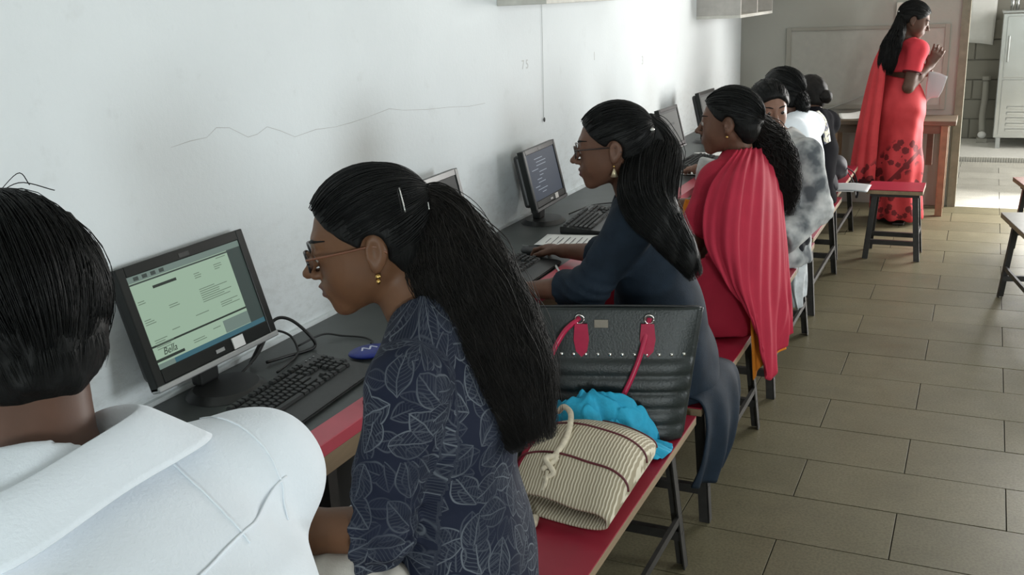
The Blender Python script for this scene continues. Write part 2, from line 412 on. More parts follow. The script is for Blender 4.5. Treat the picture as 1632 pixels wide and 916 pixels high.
# floor slab and its stone tiles in running bond
fl = struct(B().box((-W, ROOM_B - W, -0.12), (ROOM_R + W, 10.43, -0.008)).obj('floor', M_JOINT))
TX, TY = 0.66, 0.3025; tile_me = {}
def tile(x0, x1, y0, y1, m):
    g = 0.0019; key = (round(x1 - x0, 3), round(y1 - y0, 3), m.name)
    if key not in tile_me:
        bb = B(); w, d = x1 - x0 - 2 * g, y1 - y0 - 2 * g; bb.box((-w / 2, -d / 2, -0.009), (w / 2, d / 2, 0), bev=0.0006); me = bb.mesh('floor_tile'); me.materials.append(m); tile_me[key] = me
    o = bpy.data.objects.new('floor_tile', tile_me[key]); COL.objects.link(o); o.parent = fl
    o.location = ((x0 + x1) / 2, (y0 + y1) / 2, random.uniform(-0.0009, 0)); o.rotation_euler = (random.uniform(-1, 1) * 0.001, random.uniform(-1, 1) * 0.001, 0)
def tiles(xa, xb, ya, yb, m):
    k0 = math.floor((ya - 4.37) / TY); k = k0
    while 4.37 + k * TY < yb - 1e-6:
        y0, y1 = max(ya, 4.37 + k * TY), min(yb, 4.37 + (k + 1) * TY); off = 1.335 if k % 2 == 0 else 1.67
        j = math.floor((xa - off) / TX)
        while off + j * TX < xb - 1e-6:
            x0, x1 = max(xa, off + j * TX), min(xb, off + (j + 1) * TX)
            if x1 - x0 > 0.02 and y1 - y0 > 0.02: tile(round(x0, 4), round(x1, 4), round(y0, 4), round(y1, 4), m)
            j += 1
        k += 1
tiles(0.0, 3.3, 1.043, ROOM_F, M_TILE)
tiles(1.0, 3.3, ROOM_F, 10.42, M_TILE_P)
def plain(x0, x1, y0, y1): B().box((x0, y0, -0.009), (x1, y1, -0.0004)).obj('floor_screed', M_TILE, fl)
plain(0, ROOM_R, ROOM_B, 1.04); plain(3.303, ROOM_R, 1.043, ROOM_F); plain(3.303, 5.0, ROOM_F, 10.42)
# crack in the plaster of the left wall
ck = [(1.86, 1.366), (1.93, 1.371), (1.99, 1.371), (2.03, 1.392), (2.08, 1.385), (2.15, 1.354), (2.19, 1.356), (2.235, 1.37), (2.29, 1.349), (2.355, 1.325), (2.46, 1.331), (2.56, 1.329), (2.65, 1.331), (2.75, 1.336), (2.88, 1.345), (2.97, 1.33), (3.13, 1.314), (3.3, 1.306), (3.46, 1.29), (3.60, 1.287)]
v = []; f = []
for i, (y, z) in enumerate(ck):
    w = 0.0003 + 0.0005 * abs(math.sin(i * 1.7)); zz = z + random.uniform(-0.003, 0.003); v += [(0.0006, y, zz - w), (0.0006, y, zz + w)]
for i in range(len(ck) - 1): f.append((2 * i, 2 * i + 2, 2 * i + 3, 2 * i + 1))
WL = bpy.data.objects['wall_left']
pyd('crack', v, f, mat('crack_dark', (0.46, 0.46, 0.45), 0.9), WL)
# pencil figures on the wall
Mw = Matrix(((0, 0, 1, 0.0006), (1, 0, 0, 0), (0, 1, 0, 0), (0, 0, 0, 1)))
M_PEN = mat('faint_pencil', (0.58, 0.59, 0.58), 0.9)
for s, y, z, h in (('7 5', 4.005, 1.408, 0.055), ('1', 4.865, 1.387, 0.06), ('3', 5.66, 1.31, 0.07)):
    text_mesh('wall_writing', s, h, M_PEN, WL, Matrix.Translation((0, y, z)) @ Mw, 0.0002)
# ledge of mortar where the worktop meets the wall
led = B()
led.box((0, -0.6, 0.745), (0.012, 7.25, 0.762)); o = struct(led.obj('trim_1', M_WALL))
# thin cable running down the wall to a small pin
cb = thing('wall_cable', 'thin grey cable hanging straight down the white wall to a dark pin', 'cable', (0.004, 4.18, 1.14))
tube('wire', [(0, 0.025, 0.75), (0, 0.016, 0.4), (0, 0.0, 0.02)], 0.0011, mat('grey_wire', (0.40, 0.41, 0.40), 0.7), cb, 12, 6)
B().sph((0.003, 0, 0.01), 0.006, (0.8, 0.8, 1.8)).obj('pin', mat('pin_dark', (0.08, 0.08, 0.08), 0.5), cb, None, True)
# wall shelf and open box
M_SHELF = mat('shelf_paint', (0.58, 0.57, 0.52), 0.7, var=0.12)
sh = thing('wall_shelf', 'narrow painted wall shelf with raised lip above the long white wall', 'shelf', (0, 3.75, 1.66))
B().box((0, 0, 0), (0.22, 1.35, 0.025), bev=0.003).obj('board', M_SHELF, sh)
B().box((0.205, 0.0, 0.026), (0.22, 1.35, 0.05)).obj('lip', M_SHELF, sh)
for y in (0.12, 1.2): B().box((0.0, y, 0.026), (0.015, y + 0.03, 0.22)).obj('bracket', M_SHELF, sh)
bxs = thing('wall_cupboard', 'open fronted grey wall cupboard with a dividing board near the corner', 'cupboard', (0, 6.86, 1.50))
M_CUP = mat('cupboard_paint', (0.45, 0.43, 0.40), 0.7, var=0.12)
B().box((0, 0, 0), (0.3, 1.1, 0.02)).obj('bottom_board', M_SHELF, bxs)
for y in (0.0, 0.53, 1.08): B().box((0.0, y, 0.021), (0.3, y + 0.02, 0.5)).obj('side_board' if y != 0.53 else 'divider', M_CUP, bxs)
B().box((0, 0.02, 0.021), (0.012, 0.53, 0.5)).obj('back_board', M_CUP, bxs); B().box((0, 0.55, 0.021), (0.012, 1.08, 0.5)).obj('back_board', M_CUP, bxs)
B().box((0, 0, 0.5), (0.3, 1.1, 0.52)).obj('top_board', M_CUP, bxs)
# notice board outline on the far wall
nb = thing('notice_board', 'large plain board with a thin pale frame on the far wall', 'board', (0, ROOM_F, 0))
M_NB = mat('board_face', (0.37, 0.365, 0.325), 0.6, var=0.06); M_NBF = mat('board_frame', (0.29, 0.28, 0.24), 0.6)
B().box((0.40, -0.012, 0.78), (1.52, -0.001, 1.35)).obj('panel', M_NB, nb)
for a, b in (((0.365, -0.022, 0.745), (0.40, -0.001, 1.375)), ((1.52, -0.022, 0.745), (1.555, -0.001, 1.375)), ((0.40, -0.022, 1.35), (1.52, -0.001, 1.375)), ((0.40, -0.022, 0.745), (1.52, -0.001, 0.78))):
    B().box(a, b, bev=0.002).obj('frame_rail', M_NBF, nb)
sb = thing('switch_box', 'small pale switch box on the far wall above the notice board', 'switch', (1.24, ROOM_F, 1.40))
B().box((-0.07, -0.03, 0), (0.07, -0.001, 0.14), bev=0.006).obj('cover', mat('switch_plastic', (0.60, 0.58, 0.52), 0.5), sb)
for i in range(3): B().box((-0.05 + i * 0.038, -0.036, 0.05), (-0.026 + i * 0.038, -0.0305, 0.09), bev=0.002).obj('switch_rocker', mat('switch_dark', (0.3, 0.29, 0.26), 0.5), sb)

# ------------------------------------------------------------------ passage beyond the doorway
struct(B().box((0, 11.7, 0), (5.2, 11.9, ROOM_H)).obj('wall_passage', M_BLOCK))
struct(B().box((5.0, ROOM_F + 0.12, 0), (5.2, 11.7, ROOM_H)).obj('wall_passage_side', M_WALL2))
stp = struct(B().box((0, 10.44, -0.12), (5.0, 11.7, 0.045)).obj('floor_passage_step', mat('step_white', (0.74, 0.73, 0.68), 0.5, var=0.08)))
M_RIB = mat('ribbed_edge', (0.42, 0.41, 0.37), 0.5)
rib = None
for i in range(62):
    x = 1.45 + i * 0.022
    if rib is None: rib = B().box((-0.007, -0.010, -0.03), (0.007, -0.0005, 0.03), bev=0.002).mesh('step_rib'); rib.materials.append(M_RIB)
    o = bpy.data.objects.new('step_rib', rib); COL.objects.link(o); o.parent = stp; o.location = (x, 10.44, 0.0125)
# blocks of the passage wall: a few courses that show beside the cupboard
for r in range(6):
    for c in range(3):
        x0 = 1.25 + c * 0.45 - (0.2 if r % 2 else 0); z0 = 0.05 + r * 0.205
        B().box((x0 + 0.006, 11.682, z0 + 0.006), (x0 + 0.444, 11.70, z0 + 0.199), bev=0.004).obj('block', M_BLOCK, bpy.data.objects['wall_passage'])
po = thing('paper_notice', 'plain white paper sheet on the passage wall beyond the doorway', 'paper', (1.62, 11.66, 1.02))
sheet('sheet', [[(0.0, 0, 0.9), (0.12, -0.004, 0.9), (0.25, 0, 0.9)], [(0, -0.004, 0.45), (0.12, -0.012, 0.45), (0.25, -0.003, 0.45)], [(0, 0.0, 0.03), (0.12, -0.006, 0.02), (0.24, -0.004, 0.0)]], mat('white_paper', (0.86, 0.86, 0.83), 0.7, var=0.03), po, (12, 10), 0.002)
# steel cabinet
sc = thing('steel_cabinet', 'shiny stainless steel cabinet with louvred lower door in the passage', 'cabinet', (1.93, 10.98, 0.045))
M_ST = mat('brushed_steel', (0.62, 0.63, 0.62), 0.25, 0.95, var=0.1, vscale=3.0, bump=0.25, bscale=5.0); M_ST2 = mat('steel_dull', (0.45, 0.46, 0.45), 0.35, 0.9)
B().box((0, 0, 0.11), (0.85, 0.55, 1.31), bev=0.008).obj('body', M_ST, sc)
for x in (0.03, 0.78):
    for y in (0.03, 0.48): B().box((x, y, 0), (x + 0.04, y + 0.04, 0.109)).obj('leg', M_ST2, sc)
d1 = B().box((0.04, -0.015, 0.70), (0.81, -0.001, 1.28), bev=0.004).obj('door', M_ST, sc); B().box((0.06, -0.04, 0.85), (0.075, -0.0155, 1.1), bev=0.004).obj('handle', M_ST2, d1)
d2 = B().box((0.04, -0.015, 0.14), (0.81, -0.001, 0.68), bev=0.004).obj('door', M_ST, sc)
for i in range(5):
    B().box((0.10, -0.032, 0.175 + i * 0.055), (0.75, -0.0155, 0.205 + i * 0.055), bev=0.007).obj('louvre', M_ST, d2)
B().box((-0.012, -0.02, 1.311), (0.862, 0.56, 1.335), bev=0.004).obj('top_plate', M_ST2, sc)
for i, x in enumerate((0.07, 0.115)):
    t = thing('steel_tumbler', 'tall steel tumbler standing on the steel cabinet', 'tumbler', (1.93 + x, 11.1, 1.381), 0, 'steel tumblers on the cabinet')
    B().cyl((0, 0, 0), (0, 0, 0.13), 0.017, 0.020).obj('cup', M_ST, t, None, True); B().cyl((0, 0, 0.1302), (0, 0, 0.134), 0.0215, 0.0215).obj('rim', M_ST2, t)
pp = thing('drain_pipe', 'grey drain pipe with a rounded white end low on the passage wall', 'pipe', (1.83, 11.5, 0.046))
tube('pipe', [(0, 0.13, 0.62), (0, 0.10, 0.42), (-0.01, 0.03, 0.25), (0.0, -0.05, 0.10)], 0.032, mat('pipe_grey', (0.36, 0.35, 0.31), 0.6), pp, 16, 12)
B().sph((0.0, -0.07, 0.075), 0.042, (1, 0.8, 0.9)).obj('white_end', mat('pipe_white', (0.92, 0.92, 0.9), 0.4), pp, None, True)  # rounded white blob at the lower end of the pipe
B().cyl((0, 0.13, 0.62), (0, 0.13, 0.66), 0.042).obj('collar', mat('pipe_grey', (0, 0, 0)), pp)
B().box((-0.05, -0.12, 0), (0.05, 0.0, 0.04)).obj('floor_bracket', mat('pipe_grey', (0, 0, 0)), pp)

# ------------------------------------------------------------------ long computer counter
M_TOP = mat('black_laminate', (0.066, 0.074, 0.072), 0.42, var=0.2, vscale=6, bump=0.05, bscale=200)
M_RED = mat('red_laminate', (0.275, 0.013, 0.031), 0.40, spec=0.3, var=0.10, vscale=7)
M_PINK = mat('faded_red_laminate', (0.52, 0.075, 0.105), 0.34, var=0.10, vscale=7)
M_WOOD = mat('raw_wood_edge', (0.22, 0.155, 0.09), 0.7, var=0.35, vscale=14, stretch=(1, 0.15, 1))
M_IRON = mat('dark_iron', (0.028, 0.026, 0.024), 0.45, 0.2, var=0.3, vscale=30)
ct = thing('computer_counter', 'long black computer counter with a red front strip along the white wall', 'counter', (0, 0, 0))
B().box((0.013, -0.6, 0.72), (0.482, 7.25, 0.75), bev=0.002).obj('worktop', M_TOP, ct)
B().box((0.4825, -0.6, 0.7205), (0.553, 7.25, 0.7525), bev=0.002).obj('front_strip', M_PINK, ct)
B().box((0.52, -0.6, 0.672), (0.551, 7.25, 0.720), bev=0.002).obj('front_rail', M_WOOD, ct)
B().box((0.013, -0.6, 0.10), (0.03, 7.25, 0.7195)).obj('back_panel', mat('dark_board', (0.035, 0.033, 0.03), 0.8), ct)
for i in range(8):
    y = -0.5 + i * 1.09
    B().box((0.48, y, 0.0), (0.515, y + 0.035, 0.7195)).obj('leg', M_IRON, ct); B().box((0.05, y, 0.0), (0.085, y + 0.035, 0.7195)).obj('leg', M_IRON, ct)
    B().box((0.086, y + 0.008, 0.12), (0.479, y + 0.027, 0.145)).obj('stretcher', M_IRON, ct)

# ------------------------------------------------------------------ benches and stools: red plank tops on splayed angle-iron legs
def angle_leg(parent, top, foot, sx, sy):
    top, foot = Vector(top), Vector(foot); b = B()
    w, t = 0.034, 0.005
    for dx, dy, ex, ey in ((0, 0, sx * w, sy * t), (0, 0, sx * t, sy * w)):
        vs = []
        for p in (foot, top):
            for qx, qy in ((0, 0), (ex, 0), (ex, ey), (0, ey)): vs.append(b.bm.verts.new((p.x + qx, p.y + qy, p.z)))
        for q in ((0, 1, 2, 3), (4, 5, 6, 7), (0, 1, 5, 4), (1, 2, 6, 5), (2, 3, 7, 6), (3, 0, 4, 7)): b.bm.faces.new([vs[i] for i in q])
    return b.obj('leg', M_IRON, parent)
def bench(label, x0, x1, y0, y1, group=None, loc=None, rz=0.0, name='bench', top=None, cat='bench', h=0.45, inset=0.14):
    t = thing(name, label, cat, loc or (0, 0, 0), rz, group)
    B().box((x0, y0, h - 0.004), (x1, y1, h), bev=0.001).obj('seat', top or M_RED, t)
    B().box((x0, y0, h - 0.028), (x1, y1, h - 0.0045), bev=0.002).obj('plank_core', M_WOOD, t)
    sp = 0.035
    for (yy, s) in ((y1 - inset, 1), (y0 + inset, -1)):
        for (xx, q) in ((x1 - 0.03, 1), (x0 + 0.03, -1)):
            angle_leg(t, (xx, yy, h - 0.029), (xx + q * sp, yy + s * sp * 1.1, 0.001), -q, -s)
        za = 0.11; fr = 1 - za / (h - 0.03); yb = yy + s * sp * 1.1 * fr
        B().bar((x0 + 0.03 - sp * fr, yb - s * 0.012, za), (x1 - 0.03 + sp * fr, yb - s * 0.012, za), 0.022, 0.03).obj('cross_bar', M_IRON, t)
        B().box((x0 + 0.02, yy - 0.015, h - 0.05), (x1 - 0.02, yy + 0.015, h - 0.0285)).obj('seat_bearer', M_IRON, t)
    for xx in (x0 + 0.03 - 0.02, x1 - 0.03 + 0.02 - 0.012):
        B().box((xx, y0 + inset - 0.02, 0.16), (xx + 0.012, y1 - inset + 0.02, 0.185)).obj('side_bar', M_IRON, t)
    return t
bench('red topped bench under the seated man in the white shirt', 0.80, 1.11, 0.42, 1.54)
bench('red topped bench carrying the cream bag and the black handbag', 0.80, 1.11, 1.62, 2.715)
bench('red topped bench shared by the navy kurta woman and the crimson scarf woman', 0.80, 1.11, 2.775, 3.79)
bench('red topped bench under the person in the grey mottled shirt', 0.80, 1.11, 3.88, 4.985)
bench('red topped bench under the person in the white half-sleeved shirt', 0.80, 1.09, 5.08, 6.17)
bench('red topped bench with a grey folder jutting over its edge', 0.77, 1.05, 6.27, 7.33)
bench('small red topped stool in the aisle before the woman in the coral sari', -0.165, 0.165, -0.15, 0.15, loc=(1.365, 6.60, 0), name='stool', cat='stool', inset=0.05)
M_GREYTOP = mat('grey_laminate', (0.20, 0.19, 0.175), 0.4, var=0.15)
M_BROWNTOP = mat('brown_laminate', (0.20, 0.09, 0.07), 0.4, var=0.15)
bench('grey topped bench across the aisle, its splayed leg by the open floor', 0, 0.32, -1.1, 0.0, loc=(1.955, 5.93, 0), rz=0.20, top=M_GREYTOP)
bench('brown topped bench across the aisle, behind the grey topped bench', 0, 0.32, -0.85, 0.0, loc=(2.03, 7.06, 0), rz=0.20, top=M_BROWNTOP)
# old table against the far wall
tb = thing('wooden_table', 'old dark wooden table standing against the far wall', 'table', (0, 0, 0))
M_TW = mat('old_table_wood', (0.115, 0.085, 0.055), 0.6, var=0.35, vscale=12, stretch=(0.2, 1, 1)); M_TL = mat('table_leg_wood', (0.24, 0.155, 0.09), 0.65, var=0.3, vscale=12)
B().box((0.72, 7.83, 0.672), (1.655, 8.22, 0.705), bev=0.004).obj('table_top', M_TW, tb)
for x in (0.78, 1.555):
    for y in (7.845, 8.14): B().box((x, y, 0), (x + 0.05, y + 0.05, 0.6715), bev=0.003).obj('leg', M_TL, tb)
B().box((0.83, 7.86, 0.61), (1.555, 7.88, 0.6715)).obj('apron', M_TW, tb); B().box((0.83, 8.14, 0.61), (1.555, 8.16, 0.6715)).obj('apron', M_TW, tb)
B().box((1.46, 7.98, 0.36), (1.505, 8.02, 0.6715)).obj('hanging_batten', M_TW, tb)
for nm, lab, x, y, r in (('loose_paper', 'curled white paper lying on the old wooden table', 0.93, 7.98, 0.3),):
    t = thing(nm, lab, 'paper', (x, y, 0.7065), r)
    sheet('sheet', [[(-0.1, -0.07, 0.002), (0, -0.07, 0.001), (0.1, -0.07, 0.012)], [(-0.1, 0, 0.006), (0, 0, 0.001), (0.1, 0, 0.02)], [(-0.1, 0.07, 0.028), (0, 0.07, 0.03), (0.1, 0.07, 0.05)]], MATS['white_paper'], t, (10, 10), 0.0015)
tube('thin_cord', [(0.60, 8.225, 0.705), (0.85, 8.22, 0.80), (1.0, 8.22, 0.86), (1.2, 8.22, 0.89)], 0.003, MATS['grey_wire'], None, 20, 6)
tag(bpy.data.objects['thin_cord'], 'thin cord sagging along the far wall above the table', 'cord')

# ------------------------------------------------------------------ computers
M_BLK = mat('black_plastic', (0.020, 0.021, 0.021), 0.42, var=0.2, vscale=60); M_BLKG = mat('gloss_black_bezel', (0.010, 0.012, 0.011), 0.32, spec=0.3)
M_KEY = mat('key_plastic', (0.022, 0.023, 0.023), 0.5); M_SIL = mat('silver_trim', (0.42, 0.43, 0.43), 0.35, 0.5); M_STK = mat('white_sticker', (0.85, 0.85, 0.83), 0.6)
def emitter(name, c, s=1.0):
    return mat(name, (0.02, 0.02, 0.02), 0.5, emit=c, estr=s, spec=0.15)
E_PAGE = emitter('screen_page', lin((168, 196, 172)), 0.72); E_BAR = emitter('screen_bar', lin((70, 84, 78)), 0.5); E_SIDE = emitter('screen_side', lin((62, 78, 74)), 0.6); E_TASK = emitter('screen_taskbar', lin((60, 108, 122)), 0.7)
E_TXT = emitter('screen_text', lin((110, 130, 112)), 0.7); E_DRK = emitter('screen_dark', lin((40, 52, 44)), 0.6); E_HEAD = emitter('screen_header', lin((120, 140, 132)), 0.7); E_NAVY = emitter('screen_navy', lin((52, 62, 78)), 0.75); E_WTXT = emitter('screen_white_text', lin((150, 160, 172)), 0.8); E_GREY = emitter('screen_grey', lin((96, 98, 94)), 0.8); E_GREY2 = emitter('screen_grey_dark', lin((70, 72, 70)), 0.8)
def monitor(label, x, y, z, yaw, tilt, w, h, kind, detail=True, base_y=0.0):
    """x,y,z = bottom centre of the screen frame's front; u runs to +Y, front looks to +X"""
    t = thing('monitor', label, 'monitor', (x, y, 0.751), yaw)
    zb = z - 0.751; Mt = Matrix.Translation((0, 0, zb)) @ Matrix.Rotation(-tilt, 4, 'Y')   # leaning back: top toward -X
    bz = 0.026 * w / 0.44
    def P(b, name, m, par=t, sm=False): o = b.obj(name, m, par); return autosmooth(o) if sm else o
    fr = B()
    fr.box((-0.028, -w / 2, 0), (0, -w / 2 + bz, h), Mt, 0.003); fr.box((-0.028, w / 2 - bz, 0), (0, w / 2, h), Mt, 0.003)
    fr.box((-0.028, -w / 2 + bz, h - bz), (0, w / 2 - bz, h), Mt, 0.002); fr.box((-0.028, -w / 2 + bz, 0.012), (0, w / 2 - bz, bz * 1.75), Mt, 0.002)
    bezel = P(fr, 'bezel', M_BLKG)
    P(B().box((-0.026, -w / 2, -0.004), (0.003, w / 2, 0.011), Mt, 0.003), 'silver_trim' if kind == 'page' else 'lower_trim', M_SIL if kind == 'page' else M_BLK)
    P(B().box((-0.06, -w / 2 + 0.015, 0.02), (-0.0285, w / 2 - 0.015, h - 0.012), Mt, 0.014), 'back_shell', M_BLK)
    y0, y1, z0, z1 = -w / 2 + bz, w / 2 - bz, bz * 1.75, h - bz
    base = {'page': E_SIDE, 'navy': E_NAVY, 'grey': E_GREY, 'off': emitter('screen_off_glow', lin((30, 34, 34)), 0.5)}[kind]  # the switched-off screen also gets a faint glow in its material
    scr = P(B().box((-0.010, y0, z0), (-0.004, y1, z1), Mt), 'screen', base)
    W_, H_ = y1 - y0, z1 - z0
    def r(name, m, a, b, c, d, e=1):      # flat patch shown on the screen, fractions from its lower left
        P(B().box((-0.0039, y0 + a * W_, z0 + b * H_), (-0.0039 + 0.0002 * e, y0 + c * W_, z0 + d * H_), Mt), name, m, scr)
    if kind == 'page':
        r('page', E_PAGE, 0, 0.055, 0.865, 0.93); r('title_bar', E_HEAD, 0, 0.93, 1.0, 1.0); r('menu_rule', E_BAR, 0.0, 0.905, 0.865, 0.922, 2)
        r('split_rule', E_DRK, 0, 0.232, 0.865, 0.252, 2); r('side_strip', E_SIDE, 0.865, 0.055, 1.0, 0.93); r('taskbar', E_TASK, 0.14, 0, 1.0, 0.055); r('start_area', E_HEAD, 0, 0, 0.14, 0.055); r('dark_heading', E_DRK, 0.17, 0.81, 0.37, 0.84, 2)
        r('lower_heading', E_DRK, 0.0, 0.075, 0.24, 0.105, 2); r('window_edge', E_HEAD, 0.62, 0.06, 0.865, 0.2, 2)
        for k in range(4): r('tool_icon', E_BAR, 0.05 + k * 0.07, 0.945, 0.09 + k * 0.07, 0.985, 2)
        rs = random.Random(3)
        for (a, b, n, ln) in ((0.52, 0.80, 3, 0.08), (0.71, 0.82, 3, 0.09), (0.52, 0.62, 7, 0.28), (0.02, 0.72, 2, 0.07), (0.02, 0.52, 3, 0.09), (0.24, 0.58, 2, 0.10), (0.66, 0.40, 3, 0.2), (0.42, 0.37, 1, 0.15), (0.04, 0.29, 5, 0.16), (0.2, 0.33, 1, 0.07), (0.33, 0.13, 2, 0.12), (0.52, 0.16, 1, 0.1), (0.75, 0.88, 1, 0.1)):
            for k in range(n): r('text_line', E_TXT, a, b - k * 0.024, a + ln * rs.uniform(0.5, 1.0), b - k * 0.024 + 0.008, 2)
        text_mesh('word_mark', 'Bella', 0.024, E_DRK, scr, Mt @ Matrix.Translation((-0.0035, y0 + 0.13 * W_, z0 + 0.155 * H_)) @ Matrix(((0, 0, 1, 0), (1, 0, 0, 0), (0, 1, 0, 0), (0, 0, 0, 1))), 0.0001, 0.3)
    elif kind == 'navy':
        rs = random.Random(5)
        for k in range(11):
            b = 0.85 - k * 0.072; a = 0.1 + rs.uniform(0, 0.25); r('text_line', E_WTXT, a, b, a + rs.uniform(0.1, 0.35), b + 0.014, 2)
    elif kind == 'grey':
        r('page_block', E_GREY2, 0.25, 0.3, 0.6, 0.42, 2); r('page_block', E_GREY2, 0.25, 0.55, 0.7, 0.62, 2); r('header_band', E_GREY2, 0, 0.93, 1, 1, 2)
    if detail:
        P(B().box((0.0005, 0.11 * w, 0.013), (0.0035, 0.205 * w, bz * 1.6), Mt, 0.0), 'sticker', M_STK, bezel)
        P(B().box((0.0005, -0.03 * w, bz * 0.85), (0.001, 0.04 * w, bz * 1.2), Mt), 'maker_mark', M_SIL, bezel)
        P(B().box((0.0005, -0.05 * w, h - bz * 0.8), (0.001, 0.03 * w, h - bz * 0.4), Mt), 'top_mark', M_BLK, bezel)
        P(B().box((-0.012, w / 2 - 0.0004, h * 0.60), (-0.002, w / 2 + 0.0012, h * 0.66), Mt), 'side_glint', M_STK, bezel)  # small white patch on the frame's side, a glint put in as colour
    # neck and oval foot
    P(B().box((-0.085, -0.035, 0.014), (-0.05, 0.035, zb + 0.10), None, 0.008), 'neck', M_BLK)
    fb = B(); fb.cyl((-0.05 if x > 0.13 else 0.0, 0, 0.0), (-0.05 if x > 0.13 else 0.0, 0, 0.016), 0.105, 0.085, 32); ft = P(fb, 'foot', M_BLK, t, True)
    ft.scale = (0.92, 1.05, 1)
    return t
monitor('monitor showing a pale green document page beside the man in white', 0.120, 1.815, 0.832, 0.0, 0.28, 0.445, 0.302, 'page')
monitor('dark monitor mostly hidden behind the head of the woman in the leaf print', 0.165, 2.955, 0.835, 0.03, 0.22, 0.40, 0.275, 'off', False)
monitor('monitor with a dark blue text screen facing the navy kurta woman', 0.172, 3.862, 0.832, 0.05, 0.22, 0.378, 0.257, 'navy')
monitor('monitor with a dim grey screen, the nearer of two before the crimson scarf', 0.268, 5.465, 0.832, -0.05, 0.245, 0.315, 0.24, 'grey', False)
monitor('monitor with a dim grey screen, farther along the counter, by the corner wall', 0.268, 6.32, 0.832, -0.05, 0.22, 0.33, 0.25, 'grey', False)

key_me = {}
def keyboard(label, x, y, yaw, single, L=0.45, D=0.165):
    """long side along +Y, typist on the +X side"""
    t = thing('keyboard', label, 'keyboard', (x, y, 0.751), yaw)
    # wedge case with a palm rest
    prof = [(-D / 2, 0.0), (D / 2 + 0.035, 0.0), (D / 2 + 0.038, 0.010), (D / 2 + 0.02, 0.015), (D / 2 - 0.012, 0.016), (-D / 2, 0.030)]
    n = len(prof); v = [(p[0], s * L / 2, p[1]) for s in (-1, 1) for p in prof]; f = [tuple(range(n)), tuple(range(2 * n - 1, n - 1, -1))] + [(i, i + n, (i + 1) % n + n, (i + 1) % n) for i in range(n)]
    c = pyd('case', v, f, M_BLK, t)
    bm = bmesh.new(); bm.from_mesh(c.data); bmesh.ops.recalc_face_normals(bm, faces=bm.faces); bmesh.ops.bevel(bm, geom=list(bm.edges), offset=0.003, segments=2, affect='EDGES'); bm.to_mesh(c.data); bm.free(); autosmooth(c)
    a = math.atan2(0.014, D - 0.012); sl = lambda px: 0.0305 - (px + D / 2) * 0.014 / (D - 0.012)
    u = 0.0188; rows = []
    y0 = -L / 2 + 0.012
    def row(px, specs):
        yy = y0
        for w in specs:
            if w < 0: yy += -w * u; continue
            rows.append((px, yy + w * u / 2, w)); yy += w * u
    px = -D / 2 + 0.018
    row(px, [1, -1] + [1] * 4 + [-.5] + [1] * 4 + [-.5] + [1] * 4 + [-.3] + [1] * 3)
    px += 0.026; row(px, [1] * 13 + [2, -.3, 1, 1, 1, -.3, 1, 1, 1, 1])
    px += 0.0195; row(px, [1.5] + [1] * 12 + [1.5, -.3, 1, 1, 1, -.3, 1, 1, 1, 1])
    px += 0.0195; row(px, [1.75] + [1] * 11 + [2.25, -3.6, 1, 1, 1])
    px += 0.0195; row(px, [2.25] + [1] * 10 + [2.75, -1.3, 1, -1.3, 1, 1, 1, 1])
    px += 0.0195; row(px, [1.25, 1.25, 1.25, 6.25, 1.25, 1.25, 1.25, 1.25, -.3, 1, 1, 1, -.3, 2, 1])
    def kme(w):
        if w not in key_me:
            b = bmesh.new(); hw, hd, hh = w * u / 2 - 0.0012, u / 2 - 0.0012, 0.0075; q = []
            for zz, s in ((0, 0), (hh, 0.0024)):
                for sx, sy in ((-1, -1), (1, -1), (1, 1), (-1, 1)): q.append(b.verts.new((sx * (hd - s), sy * (hw - s), zz)))
            for q4 in ((0, 3, 2, 1), (4, 5, 6, 7), (0, 1, 5, 4), (1, 2, 6, 5), (2, 3, 7, 6), (3, 0, 4, 7)): b.faces.new([q[i] for i in q4])
            me = bpy.data.meshes.new('key'); b.to_mesh(me); b.free(); me.materials.append(M_KEY); key_me[w] = me
        return key_me[w]
    sc = (L - 0.024) / (22.6 * u); allb = bmesh.new()
    for px, yy, w in rows:
        yy = (yy - y0) * sc - L / 2 + 0.012
        M = Matrix.Translation((px, yy, sl(px))) @ Matrix.Rotation(a, 4, 'Y') @ Matrix.Diagonal((1, sc, 1, 1))
        if single:
            o = bpy.data.objects.new('key', kme(w)); COL.objects.link(o); o.parent = t; o.matrix_local = M
        else:
            tmp = kme(w).copy(); tmp.transform(M); allb.from_mesh(tmp); bpy.data.meshes.remove(tmp)
    if not single:
        me = bpy.data.meshes.new('keys'); allb.to_mesh(me); k = link('keys', me, M_KEY, t); k['kind'] = 'stuff'
    allb.free()
    for i in range(3): B().box((-D / 2 + 0.012, L / 2 - 0.065 + i * 0.018, 0.0295), (-D / 2 + 0.016, L / 2 - 0.060 + i * 0.018, 0.0312)).obj('status_light', M_SIL, t)
    return t
keyboard('black keyboard with every key showing, before the pale green monitor', 0.318, 1.835, 0.06, True)
keyboard('black keyboard by the hand of the navy kurta woman', 0.36, 2.99, 0.02, False)
keyboard('black keyboard under the dark blue screen, behind the printed sheet', 0.345, 3.89, 0.10, False)
keyboard('black keyboard under the dim grey screen by the crimson scarf', 0.40, 5.42, 0.0, False)
# mice
def mouse(label, x, y, rz, z=0.7515):
    t = thing('mouse', label, 'mouse', (x, y, z), rz)
    B().sph((0, 0, 0.012), 0.03, (1.75, 1.0, 0.62)).obj('shell', M_BLK, t, None, True); B().box((-0.046, -0.0015, 0.0265), (-0.018, 0.0015, 0.0305)).obj('wheel', M_SIL, t)
    return t
mouse('black mouse held in the hand of the navy kurta woman', 0.315, 3.315, -0.2)
